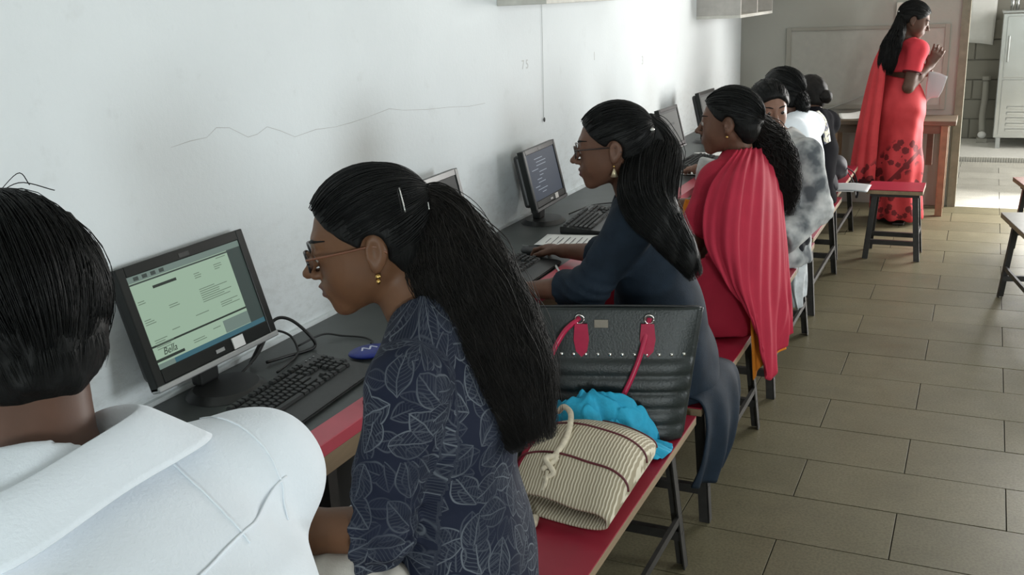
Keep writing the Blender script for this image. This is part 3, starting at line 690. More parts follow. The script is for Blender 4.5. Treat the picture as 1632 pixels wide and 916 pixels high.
# cables
M_CAB = mat('black_cable', (0.012, 0.012, 0.012), 0.45)
def cable(lab, pts, r=0.004, n=48): o = tube('cable', pts, r, M_CAB, None, n, 7); tag(o, lab, 'cable'); return o
cable('thick black cable looping beside the pale green monitor', [(0.06, 1.98, 0.757), (0.05, 2.05, 0.80), (0.06, 2.10, 0.845), (0.09, 2.13, 0.84), (0.14, 2.14, 0.80), (0.15, 2.15, 0.757), (0.12, 2.06, 0.757), (0.10, 2.0, 0.758)], 0.0048)
cable('thin black cable curling between the first monitor and keyboard', [(0.09, 1.90, 0.757), (0.07, 2.0, 0.775), (0.06, 2.08, 0.815), (0.10, 2.11, 0.80), (0.13, 2.10, 0.758), (0.16, 2.02, 0.757), (0.175, 1.95, 0.757)], 0.0035)
cable('thin black mouse cable lying across the black worktop', [(0.10, 2.14, 0.758), (0.13, 2.22, 0.77), (0.17, 2.26, 0.757), (0.235, 2.27, 0.756), (0.28, 2.25, 0.757), (0.30, 2.215, 0.763)], 0.0030)
cable('thin black cable behind the keyboard of the navy screen', [(0.19, 4.0, 0.757), (0.21, 4.08, 0.762), (0.22, 4.2, 0.757), (0.30, 4.28, 0.757), (0.40, 4.30, 0.756)], 0.0035)
cable('black cable looping behind the far grey monitor', [(0.10, 5.72, 0.757), (0.06, 5.86, 0.79), (0.07, 5.98, 0.86), (0.11, 6.04, 0.80), (0.14, 6.0, 0.757)], 0.0045)
# blue pouch with pale lettering
pc = thing('blue_pouch', 'small blue pouch with a pale printed mark beside the first keyboard', 'pouch', (0.335, 2.155, 0.7515), -0.5)
B().sph((0, 0, 0.012), 0.055, (0.85, 1.15, 0.24), 24).obj('pouch', mat('blue_vinyl', (0.012, 0.025, 0.20), 0.4, var=0.3, vscale=40), pc, None, True)
for i, (a, b) in enumerate((((0.012, -0.03), (-0.006, -0.018)), ((-0.006, -0.018), (0.016, -0.008)), ((0.016, -0.008), (-0.004, 0.006)), ((-0.004, 0.006), (0.014, 0.016)))):
    za = lambda q: 0.012 + 0.055 * 0.24 * math.sqrt(max(0, 1 - (q[0] / 0.0467) ** 2 - (q[1] / 0.0632) ** 2)) + 0.0006
    B().bar((*a, za(a)), (*b, za(b)), 0.005, 0.0012).obj('printed_mark', mat('pale_print', (0.6, 0.63, 0.75), 0.6), pc)
# papers
def paper(lab, x, y, rz, w, l, z=0.7517, lines=0, curl=0.004, m=None):
    t = thing('paper_sheet', lab, 'paper', (x, y, z), rz)
    sheet('sheet', [[(a * w / 2, b * l / 2, 0.0012 + curl * (abs(a) + abs(b)) * 0.5 * (1 if a * b >= 0 else 0.3)) for b in (-1, 0, 1)] for a in (-1, 0, 1)], m or MATS['white_paper'], t, (8, 8), 0.001)
    rs = random.Random(int(x * 1000))
    for k in range(lines):
        xx = w * (-0.36 + 0.72 * k / max(1, lines - 1)); ln = rs.uniform(0.3, 0.42) * l
        B().box((xx, -ln, 0.0012 + curl * 0.55), (xx + 0.003, ln * rs.uniform(0.2, 1), 0.0014 + curl * 0.55)).obj('printed_line', mat('print_ink', (0.10, 0.10, 0.12), 0.8), t)
    return t
paper('white printed sheet on the worktop under the forearm of the navy kurta woman', 0.375, 3.545, 0.12, 0.24, 0.19, lines=8)
paper('long white sheet on the worktop in front of the crimson scarf woman', 0.42, 5.15, 0.0, 0.25, 0.15, curl=0.008)
paper('white sheet lying under the far grey monitor', 0.36, 5.78, 0.2, 0.16, 0.12)
pn = thing('white_pen', 'white pen lying on the red strip by the navy kurta woman', 'pen', (0.49, 3.135, 0.7575), 0.55)
B().cyl((0, -0.055, 0), (0, 0.05, 0), 0.004).obj('barrel', mat('pen_white', (0.7, 0.7, 0.68), 0.4), pn, None, True); B().cyl((0, 0.05, 0), (0, 0.066, 0), 0.004, 0.001).obj('tip', M_BLK, pn)
B().cyl((0, -0.055, 0), (0, -0.066, 0), 0.0045).obj('cap', M_BLK, pn)
st = thing('crumpled_paper', 'tiny folded white paper scrap on the red strip beside the white shirt', 'paper', (0.475, 1.575, 0.7535), 0.4)
sheet('scrap', [[(-0.012, -0.02, 0.0), (0, -0.02, 0.008), (0.012, -0.02, 0.002)], [(-0.012, 0, 0.006), (0, 0, 0.015), (0.012, 0, 0.003)], [(-0.012, 0.02, 0.001), (0, 0.02, 0.006), (0.012, 0.02, 0.0)]], MATS['white_paper'], st, (8, 8), 0.001)
rc = thing('red_clip', 'small dark red clip on the red strip by the leaf print sleeve', 'clip', (0.52, 1.865, 0.7535), 0.3)
B().box((-0.012, -0.02, 0), (0.012, 0.02, 0.012), bev=0.003).obj('clip_body', mat('clip_red', (0.25, 0.01, 0.03), 0.4), rc); B().cyl((0, -0.02, 0.0135), (0, 0.02, 0.0135), 0.003).obj('clip_wire', M_SIL, rc)

# ------------------------------------------------------------------ bags on the bench
# black studded handbag standing across the bench end
M_LEA = mat('black_leather', (0.014, 0.019, 0.018), 0.42, var=0.25, vscale=30, bump=0.25, bscale=160); M_HRED = mat('crimson_leather', (0.42, 0.010, 0.055), 0.35, var=0.15, vscale=25); M_MET = mat('stud_metal', (0.75, 0.74, 0.70), 0.22, 1.0)
hb = thing('handbag', 'black studded leather handbag with crimson handles on the bench end', 'handbag', (0.925, 2.525, 0.4515), 0.30)
def bag_pt(s, z, side):    # s -1..1 across, z 0..1 up, side -1 front / +1 back
    w = 0.185 + 0.055 * z; th = 0.052 * (1 - z) ** 0.8 + 0.014
    return ((s * w) + 0.0, side * th * (1 - 0.55 * abs(s) ** 6) + 0.03 * z, 0.375 * z)
v = []; f = []; ns, nz = 40, 60
ring = [(s, -1) for s in np.linspace(-1, 1, ns)] + [(s, 1) for s in np.linspace(1, -1, ns)]
for k in range(nz):
    z = k / (nz - 1)
    for s, sd in ring:
        p = list(bag_pt(s, z, sd)); 
        if sd < 0 and z < 0.62: p[1] -= 0.0075 * abs(math.sin(z / 0.62 * math.pi * 5)) ** 0.5      # pleated lower half
        v.append(p)
R_ = len(ring)
for k in range(nz - 1):
    for j in range(R_): f.append((k * R_ + j, k * R_ + (j + 1) % R_, (k + 1) * R_ + (j + 1) % R_, (k + 1) * R_ + j))
f.append(tuple(range(R_ - 1, -1, -1))); f.append(tuple((nz - 1) * R_ + j for j in range(R_)))
pyd('body', v, f, M_LEA, hb, True)
for sgn in (-1, 1):
    tube('side_piping', [(sgn * 0.187, 0, 0.004), (sgn * 0.213, 0.012, 0.19), (sgn * 0.241, 0.03, 0.374)], 0.0045, M_LEA, hb, 16, 8)
tube('top_zip', [(-0.235, 0.03, 0.377), (0, 0.03, 0.379), (0.235, 0.03, 0.377)], 0.0035, M_BLK, hb, 10, 6)
stud = B().sph((0, 0, 0), 0.0058, (1, 0.5, 1), 12).mesh('stud'); stud.materials.append(M_MET)
for i in range(12):
    s = -0.86 + i * 1.72 / 11; p = bag_pt(s, 0.66, -1); o = bpy.data.objects.new('stud', stud); COL.objects.link(o); o.parent = hb; o.location = (p[0], p[1] - 0.001, p[2])
p = bag_pt(-0.18, 0.89, -1); B().box((p[0] - 0.02, p[1] - 0.004, p[2] - 0.012), (p[0] + 0.02, p[1] - 0.0005, p[2] + 0.012), bev=0.001).obj('name_plate', mat('plate_metal', (0.35, 0.32, 0.27), 0.35, 0.8), hb)
for sgn in (-1, 1):
    s = sgn * 0.42 - 0.02; p = bag_pt(s, 0.90, -1); q = bag_pt(s, 0.70, -1)
    tabv = [(-0.018, 0.075), (0.018, 0.075), (0.022, 0.03), (0.016, -0.005), (0, -0.022), (-0.016, -0.005), (-0.022, 0.03)]
    bb = bmesh.new(); fr = [bb.verts.new((q[0] + a, q[1] - 0.006 + (0.018 * 0.2) * (c / 0.07), q[2] + c)) for a, c in tabv]; bk = [bb.verts.new((x.co.x, x.co.y + 0.005, x.co.z)) for x in fr]
    bb.faces.new(fr); bb.faces.new(bk[::-1])
    for i in range(7): bb.faces.new((fr[i], bk[i], bk[(i + 1) % 7], fr[(i + 1) % 7]))
    bmesh.ops.recalc_face_normals(bb, faces=bb.faces); me = bpy.data.meshes.new('handle_tab'); bb.to_mesh(me); bb.free(); tab = link('handle_tab', me, M_HRED, hb)
    rp = [(p[0] + 0.013 * math.cos(a), p[1] - 0.008, p[2] + 0.011 + 0.013 * math.sin(a)) for a in np.linspace(0, 2 * math.pi, 9)]
    tube('ring', rp, 0.0022, M_MET, tab, 24, 6)
hp, hq = bag_pt(-0.44, 0.93, -1), bag_pt(0.40, 0.93, -1)
tube('handle', [hp, (hp[0] - 0.045, hp[1] - 0.035, hp[2] - 0.035), (hp[0] - 0.085, hp[1] - 0.06, hp[2] - 0.12), (hp[0] - 0.075, hp[1] - 0.075, hp[2] - 0.22), (hp[0] - 0.02, hp[1] - 0.08, 0.055), (hq[0] - 0.13, hq[1] - 0.08, 0.05), (hq[0] - 0.075, hq[1] - 0.07, 0.14), (hq[0] - 0.03, hq[1] - 0.045, 0.24), hq], 0.0075, M_HRED, hb, 60, 10)
# turquoise scarf heaped against the handbag
M_TURQ = mat('turquoise_cotton', (0.012, 0.33, 0.52), 0.75, var=0.14, vscale=30, bump=0.3, bscale=120)
scf = thing('scarf', 'crumpled turquoise scarf heaped between the two bags', 'scarf', (0.885, 2.385, 0.452), 0.30)
_u, _v = np.meshgrid(np.linspace(-1, 1, 120), np.linspace(-1, 1, 84), indexing='ij')
_x, _y = _u * 0.205, _v * 0.085
_th = np.arctan2(_v, _u); _r = np.sqrt(_u ** 2 + _v ** 2) / (0.86 + 0.12 * np.sin(3 * _th + 1) + 0.08 * np.sin(7 * _th))
_dome = np.clip(1 - _r ** 2.2, 0, 1) ** 0.55
_wx, _wy = _x + 0.03 * vnoise(_x * 13, _y * 13, 0.3, 1), _y + 0.03 * vnoise(_x * 13, _y * 13, 4.3, 2)
_rg = np.minimum(1, np.abs(vnoise(_wx * 16 + _wy * 10, _wy * 20, 1.0, 3)) * 2.2) ** 0.7; _rg2 = np.minimum(1, np.abs(vnoise(_wx * 34 - _wy * 20, _wy * 36, 2.0, 5)) * 2.2) ** 0.8; _rg3 = np.sin(260 * (_wx * 0.7 + _wy * 0.6) + 6 * vnoise(_wx * 18, _wy * 18, 7.0, 6))
_h = _dome * (0.080 + 0.065 * _rg + 0.020 * _rg2 + 0.0015 * _rg3 + 0.02 * vnoise(_x * 7, _y * 7, 9.0, 4))
_h = np.maximum(_h, 0) + 0.002
_V = np.stack([_x + 0.012 * vnoise(_x * 20, _y * 20, 5.0, 7), _y + 0.012 * vnoise(_x * 20, _y * 20, 8.0, 8) + 0.25 * _h * 0.2, _h], -1); _keep = _r < 1.0
_n = _V.shape[1]; _id = np.arange(_V.shape[0] * _n).reshape(_V.shape[:2]); _F = []
for i_ in range(_V.shape[0] - 1):
    for j_ in range(_n - 1):
        if _keep[i_:i_ + 2, j_:j_ + 2].any(): _F.append((_id[i_, j_], _id[i_ + 1, j_], _id[i_ + 1, j_ + 1], _id[i_, j_ + 1]))
_ho = pyd('heap', _V.reshape(-1, 3), _F, M_TURQ, scf, True)
_bm = bmesh.new(); _bm.from_mesh(_ho.data); bmesh.ops.delete(_bm, geom=[v_ for v_ in _bm.verts if not v_.link_faces], context='VERTS'); _bm.to_mesh(_ho.data); _bm.free()
pl = lambda u, v: 0.007 * np.sin(v * 19 + u * 5) * (0.3 + 0.7 * u) + 0.003 * np.sin(v * 43 + 9 * u)
sheet('scarf_tail', [[(0.04, -0.09, 0.02), (0.06, -0.05, 0.075), (0.08, 0.0, 0.085), (0.09, 0.05, 0.06)], [(0.10, -0.10, 0.014), (0.12, -0.06, 0.050), (0.135, -0.01, 0.060), (0.135, 0.035, 0.05)], [(0.15, -0.085, 0.010), (0.175, -0.06, 0.030), (0.185, -0.02, 0.036), (0.18, 0.03, 0.02)], [(0.175, -0.075, 0.008), (0.215, -0.055, 0.010), (0.238, -0.005, 0.010), (0.225, 0.015, 0.012)]], M_TURQ, scf, (40, 44), 0.004, pl)
# cream ribbed tote bag lying on the bench
def tote_mat():
    m, t = new_mat('cream_ribbed_weave', 0.8, 0.2); co = t.coord(); s = t.n('ShaderNodeSeparateXYZ', None, Vector=co)
    wv = t.math('SINE', t.math('ADD', t.math('MULTIPLY', s.outputs[0], 760.0), t.math('MULTIPLY', t.math('SINE', t.math('MULTIPLY', s.outputs[1], 210.0)), 0.35)))
    red = t.math('LESS_THAN', t.math('ADD', s.outputs[0], t.math('MULTIPLY', s.outputs[1], -0.25)), -0.105)
    base = t.ramp(wv, [(0.15, (0.34, 0.29, 0.20)), (0.6, (0.66, 0.60, 0.47))])
    t.color(t.mix(red, base, (0.28, 0.02, 0.04, 1))); t.bump(wv, 0.5, 0.0015); return m
M_TOTE = tote_mat(); M_CREAM = mat('cream_cord', (0.60, 0.53, 0.40), 0.7, var=0.2, vscale=60, bump=0.3, bscale=140); M_MAR = mat('maroon_piping', (0.10, 0.012, 0.018), 0.6)
tt = thing('tote_bag', 'cream ribbed tote bag with maroon stripes lying on the bench', 'bag', (0.948, 2.195, 0.4515), 0.05)
def tote_ring(t_, shrink=0.0, n=48):
    y = -0.215 + 0.43 * t_; w = (0.140 + 0.022 * math.sin(t_ * 2.6)) * (1 - 0.55 * max(0, t_ - 0.8) ** 1.2); h = (0.026 + 0.046 * math.sin(math.pi * min(1, t_ * 0.92 + 0.04))) * (1 if t_ < 0.93 else 0.75)
    out = []
    for a in np.linspace(0, 2 * math.pi, n, endpoint=False):
        c, s = math.cos(a), math.sin(a); x = (w - shrink) * math.copysign(abs(c) ** 0.75, c); z = h + 0.001 + (h - shrink * 0.8) * math.copysign(abs(s) ** 0.8, s)
        sag = 0.014 * t_ * math.cos(x * 14) - 0.010 * math.exp(-((x - 0.05) / 0.05) ** 2) * (1 - t_) if s > 0 else 0
        out.append((x, y - 0.03 * (x / 0.16) * (1 - t_), max(0.001, z + sag * max(0, s))))
    return out
v = []; f = []; n = 48; K = 26
for k in range(K): v += tote_ring(k / (K - 1))
for k in range(K - 1):
    for j in range(n): f.append((k * n + j, (k + 1) * n + j, (k + 1) * n + (j + 1) % n, k * n + (j + 1) % n))
f.append(tuple((K - 1) * n + j for j in range(n))[::-1])
b0 = len(v)
for k, sh in ((0.0, 0.008), (0.12, 0.012), (0.3, 0.014)): v += tote_ring(k, sh)
for j in range(n): f.append((j, (j + 1) % n, b0 + (j + 1) % n, b0 + j))
for q in range(2):
    for j in range(n): f.append((b0 + q * n + j, b0 + q * n + (j + 1) % n, b0 + (q + 1) * n + (j + 1) % n, b0 + (q + 1) * n + j))
f.append(tuple(b0 + 2 * n + j for j in range(n)))
pyd('body', v, f, M_TOTE, tt, True)
for t_ in (0.26, 0.58, 0.90):
    rp = tote_ring(t_, -0.0012); tube('piping', [rp[i] for i in range(0, 25)], 0.0032, M_MAR, tt, 60, 6)
tube('handle', [(-0.115, 0.13, 0.135), (-0.09, 0.11, 0.16), (-0.05, 0.05, 0.165), (-0.03, -0.05, 0.145), (-0.045, -0.13, 0.115)], 0.008, M_CREAM, tt, 40, 8)
kn = tube('handle_knot', [(-0.06, -0.15, 0.10), (-0.03, -0.12, 0.125), (-0.055, -0.135, 0.125), (-0.028, -0.155, 0.10), (-0.05, -0.165, 0.085)], 0.0075, M_CREAM, tt, 30, 8)
tube('handle_end', [(-0.045, -0.15, 0.10), (-0.04, -0.185, 0.075), (-0.05, -0.2, 0.055)], 0.006, M_CREAM, tt, 16, 8)
tube('lower_handle', [(-0.09, -0.20, 0.016), (-0.06, -0.25, 0.012), (-0.045, -0.262, 0.011), (-0.05, -0.23, 0.014)], 0.010, M_CREAM, tt, 24, 8)
# grey folder and dark bag on the far bench
fd = thing('grey_folder', 'grey curved folder jutting over the far red bench', 'folder', (0.98, 6.32, 0.452), 0.0)
sheet('cover', [[(x, y, 0.012 + 0.022 * math.sin((x + 0.1) * 6) - 0.12 * max(0, x - 0.14) ** 1.5 + 0.004) for y in (-0.12, 0, 0.12)] for x in (-0.12, -0.03, 0.06, 0.15, 0.25)], mat('folder_grey', (0.36, 0.38, 0.39), 0.5), fd, (20, 10), 0.004)
sheet('inner_leaf', [[(x, y, 0.006 + 0.022 * math.sin((x + 0.1) * 6) - 0.12 * max(0, x - 0.14) ** 1.5) for y in (-0.11, 0, 0.11)] for x in (-0.11, -0.03, 0.06, 0.12, 0.17)], MATS['white_paper'], fd, (16, 8), 0.003)
db = thing('dark_bag', 'soft dark bag slumped on the far bench beside the grey folder', 'bag', (0.95, 6.72, 0.451), 0.2)
s_ = Sdf(); s_.ell((0, 0, 0.07), (0.10, 0.13, 0.075), k=0.02); s_.ell((0.02, -0.05, 0.12), (0.07, 0.07, 0.05), k=0.03); s_.add(lambda x, y, z: 0.002 - z + 0 * x + 0 * y, (-1, -1, -1), (1, 1, 1), 0.004, 'i')
vv, ff = s_.mesh(0.008, lambda x, y, z: 0.008 * vnoise(x * 22, y * 22, z * 22)); np_mesh('body', vv, ff, mat('dark_cloth', (0.022, 0.022, 0.027), 0.7, var=0.3), db)
tube('strap', [(0.08, -0.08, 0.10), (0.14, -0.05, 0.05), (0.17, 0.0, -0.06), (0.165, 0.02, -0.12), (0.15, 0.06, -0.03), (0.09, 0.08, 0.07)], 0.008, MATS['dark_cloth'], db, 30, 6, flat=0.4)

# ------------------------------------------------------------------ people
def skin_mat(name, col, lip):
    m, t = new_mat(name, 0.50, 0.28); co = t.coord()
    a = t.n('ShaderNodeAttribute', {'attribute_name': 'lip'}).outputs['Fac']
    base = t.ramp(t.noise(co, 22, 4), [(0.3, tuple(c * 0.88 for c in col)), (0.7, tuple(min(1, c * 1.08) for c in col))])
    t.color(t.mix(a, base, rgba(lip))); t.bump(t.noise(co, 300, 2), 0.08, 0.001)
    t.bsdf.inputs['Subsurface Weight'].default_value = 0.12; t.bsdf.inputs['Subsurface Radius'].default_value = (0.012, 0.005, 0.003); t.bsdf.inputs['Subsurface Scale'].default_value = 0.5
    return m
def hair_mat(name, col, rough=0.42):
    m, t = new_mat(name, rough, 0.18); co = t.coord()
    t.color(t.ramp(t.noise(co, 30, 4), [(0.3, tuple(c * 0.6 for c in col)), (0.7, tuple(c * 1.4 for c in col))]))
    t.bump(t.noise(t.mapping(co, scale=(1, 1, 0.25)), 170, 3), 0.5, 0.003); return m
S_A = skin_mat('skin_warm_brown', (0.142, 0.067, 0.034), (0.098, 0.036, 0.026)); S_B = skin_mat('skin_deep_brown', (0.135, 0.066, 0.042), (0.095, 0.036, 0.03)); S_C = skin_mat('skin_dark_brown', (0.105, 0.055, 0.038), (0.08, 0.032, 0.028)); S_D = skin_mat('skin_light_brown', (0.24, 0.13, 0.09), (0.17, 0.07, 0.055))
H_BLK = hair_mat('hair_black', (0.0060, 0.0062, 0.0060), 0.55); H_BRN = hair_mat('hair_dark_brown', (0.010, 0.0085, 0.0075), 0.6); H_LONG = hair_mat('hair_brownish_lengths', (0.0105, 0.0090, 0.0078), 0.6)
M_EYE, _t = new_mat('eye', 0.15)
_x = _t.n('ShaderNodeSeparateXYZ', None, Vector=_t.coord()).outputs[0]
_t.color(_t.ramp(_t.n('ShaderNodeMapRange', None, Value=_x, From_Min=0.0, From_Max=0.0126).outputs[0], [(0.74, (0.34, 0.31, 0.28)), (0.80, (0.018, 0.011, 0.008))]))
def head_local(x, y, z):
    ay = np.abs(y); E = lambda c, r: f_ell(c, r)(x, ay, z); K = lambda a, b, ra, rb: f_cap(a, b, ra, rb)(x, ay, z)
    d = E((-0.014, 0, 0.022), (0.096, 0.075, 0.089))
    d = smin(d, E((0.026, 0, -0.025), (0.060, 0.056, 0.078)), 0.03)
    d = smin(d, K((-0.012, 0.046, -0.045), (0.058, 0.016, -0.093), 0.018, 0.014), 0.03)
    d = smin(d, E((0.069, 0, -0.099), (0.018, 0.018, 0.016)), 0.018)
    d = smin(d, K((0.078, 0.0, 0.022), (0.072, 0.034, 0.024), 0.011, 0.011), 0.014)
    d = smin(d, E((0.046, 0.034, -0.036), (0.030, 0.024, 0.036)), 0.03)
    d = smax(d, -E((0.098, 0.031, 0.004), (0.016, 0.017, 0.012)), 0.012)
    d = smin(d, E((0.074, 0, -0.062), (0.020, 0.028, 0.026)), 0.02)
    d = smin(d, K((0.083, 0, 0.012), (0.107, 0, -0.026), 0.0062, 0.0092), 0.009)
    d = smin(d, E((0.1115, 0, -0.0295), (0.010, 0.0095, 0.0088)), 0.006)
    d = smin(d, E((0.098, 0.0125, -0.034), (0.010, 0.0065, 0.007)), 0.006)
    d = smin(d, K((0.0960, 0.0, -0.0570), (0.086, 0.022, -0.062), 0.0062, 0.003), 0.005)
    d = smin(d, K((0.0935, 0.0, -0.0708), (0.085, 0.020, -0.065), 0.0070, 0.003), 0.005)
    d = smax(d, -K((0.100, 0.0, -0.0640), (0.092, 0.021, -0.0635), 0.0030, 0.0018), 0.003)
    d = smin(d, E((0.0765, 0.031, 0.002), (0.0148, 0.0148, 0.0142)), 0.004)
    d = smax(d, -E((0.094, 0.031, -0.001), (0.013, 0.0125, 0.0042)), 0.002)
    ca, sa = math.cos(0.22), math.sin(0.22); M = np.array([[ca, 0.25, sa], [-0.25, 1, 0], [-sa, 0, ca]]); M = M / np.linalg.norm(M, axis=1)[:, None]
    d = smin(d, f_ell((-0.014, 0.078, -0.006), (0.019, 0.0075, 0.031), M)(x, ay, z), 0.006)
    d = smin(d, E((-0.006, 0.078, -0.032), (0.009, 0.006, 0.010)), 0.006)
    d = smax(d, -f_ell((-0.010, 0.087, -0.004), (0.010, 0.007, 0.019), M)(x, ay, z), 0.004)
    return d
HL_Z = np.array([-0.2, -0.085, -0.06, -0.03, 0.0, 0.02, 0.045, 0.065, 0.08, 0.2]); HL_X = np.array([-0.055, -0.055, -0.048, -0.030, 0.004, 0.030, 0.055, 0.068, 0.080, 0.16])
class Head:
    def __init__(s, c, F, U, sc=1.0, roll=0.0):
        s.c = np.asarray(c, float); F = unit(F); U = np.asarray(U, float); L = unit(np.cross(U, F)); U = np.cross(F, L)
        s.M = np.array([F, L, U]); s.s = sc
    def w(s, p): return s.c + s.s * (np.asarray(p, float) @ s.M)
    def l(s, p): return ((np.asarray(p, float) - s.c) @ s.M.T) / s.s
    def fn(s, g):
        def f(x, y, z):
            a, b, c = x - s.c[0], y - s.c[1], z - s.c[2]; q = [(a * s.M[i][0] + b * s.M[i][1] + c * s.M[i][2]) / s.s for i in range(3)]
            return g(*q) * s.s
        return f
    def mtx(s, p): m = Matrix([[s.M[j][i] * s.s for j in range(3)] + [0] for i in range(3)] + [[0, 0, 0, 1]]); q = s.w(p); return Matrix.Translation(q) @ m
    def surf(s, y, z, lo=0.02, hi=0.16):
        """x on the face at local (y,z), from the front"""
        xs = np.linspace(hi, lo, 400); d = head_local(xs, np.full_like(xs, y), np.full_like(xs, z)); i = np.argmax(d < 0); return xs[i]
def ik(a, c, l1, l2, pole):
    a, c = np.asarray(a, float), np.asarray(c, float); d = c - a; L = min(np.linalg.norm(d), (l1 + l2) * 0.998); u = unit(d); x = (l1 * l1 - l2 * l2 + L * L) / (2 * L)
    p = np.asarray(pole, float); p = unit(p - u * p.dot(u)); return a + u * x + p * math.sqrt(max(0, l1 * l1 - x * x)), a + u * L
def hand(sd, w, d, n, s, curl=0.5, sc=1.0, k=0.006, spread=0.12, thumb_in=0.0):
    """d: to the fingertips, n: back of the hand, s: thumb side"""
    d = unit(d); n = unit(np.asarray(n) - d * np.dot(n, d)); s_ = unit(np.asarray(s) - d * np.dot(s, d) - n * np.dot(s, n)); w = np.asarray(w, float)
    sd.ecap(w - d * 0.01, w + d * 0.075 * sc, s_, (0.025 * sc, 0.018 * sc), (0.038 * sc, 0.0135 * sc), k=0.015)
    for off, L, b in ((0.030, 0.068, 1), (0.010, 0.077, 0.4), (-0.011, 0.071, -0.4), (-0.030, 0.056, -1)):
        p = w + (d * 0.078 + s_ * off) * sc; dd = unit(d + s_ * spread * b); ang = 0.25 + 0.3 * curl
        for j, fr in enumerate((0.46, 0.30, 0.24)):
            q = p + (dd * math.cos(ang) - n * math.sin(ang)) * L * fr * sc; sd.cap(p, q, (0.0090 - j * 0.0008) * sc, (0.0084 - j * 0.0008) * sc, k=k); p = q; ang += 0.35 + 0.75 * curl
    p = w + (d * 0.022 + s_ * 0.024) * sc; t = unit(d * 0.75 + s_ * (0.75 - thumb_in) - n * 0.35)
    q = p + t * 0.040 * sc; sd.cap(p, q, 0.013 * sc, 0.0105 * sc, k=0.010); t2 = unit(d * 1.0 + s_ * (0.25 - thumb_in) - n * 0.35); sd.cap(q, q + t2 * 0.032 * sc, 0.0105 * sc, 0.008 * sc, k=0.006)
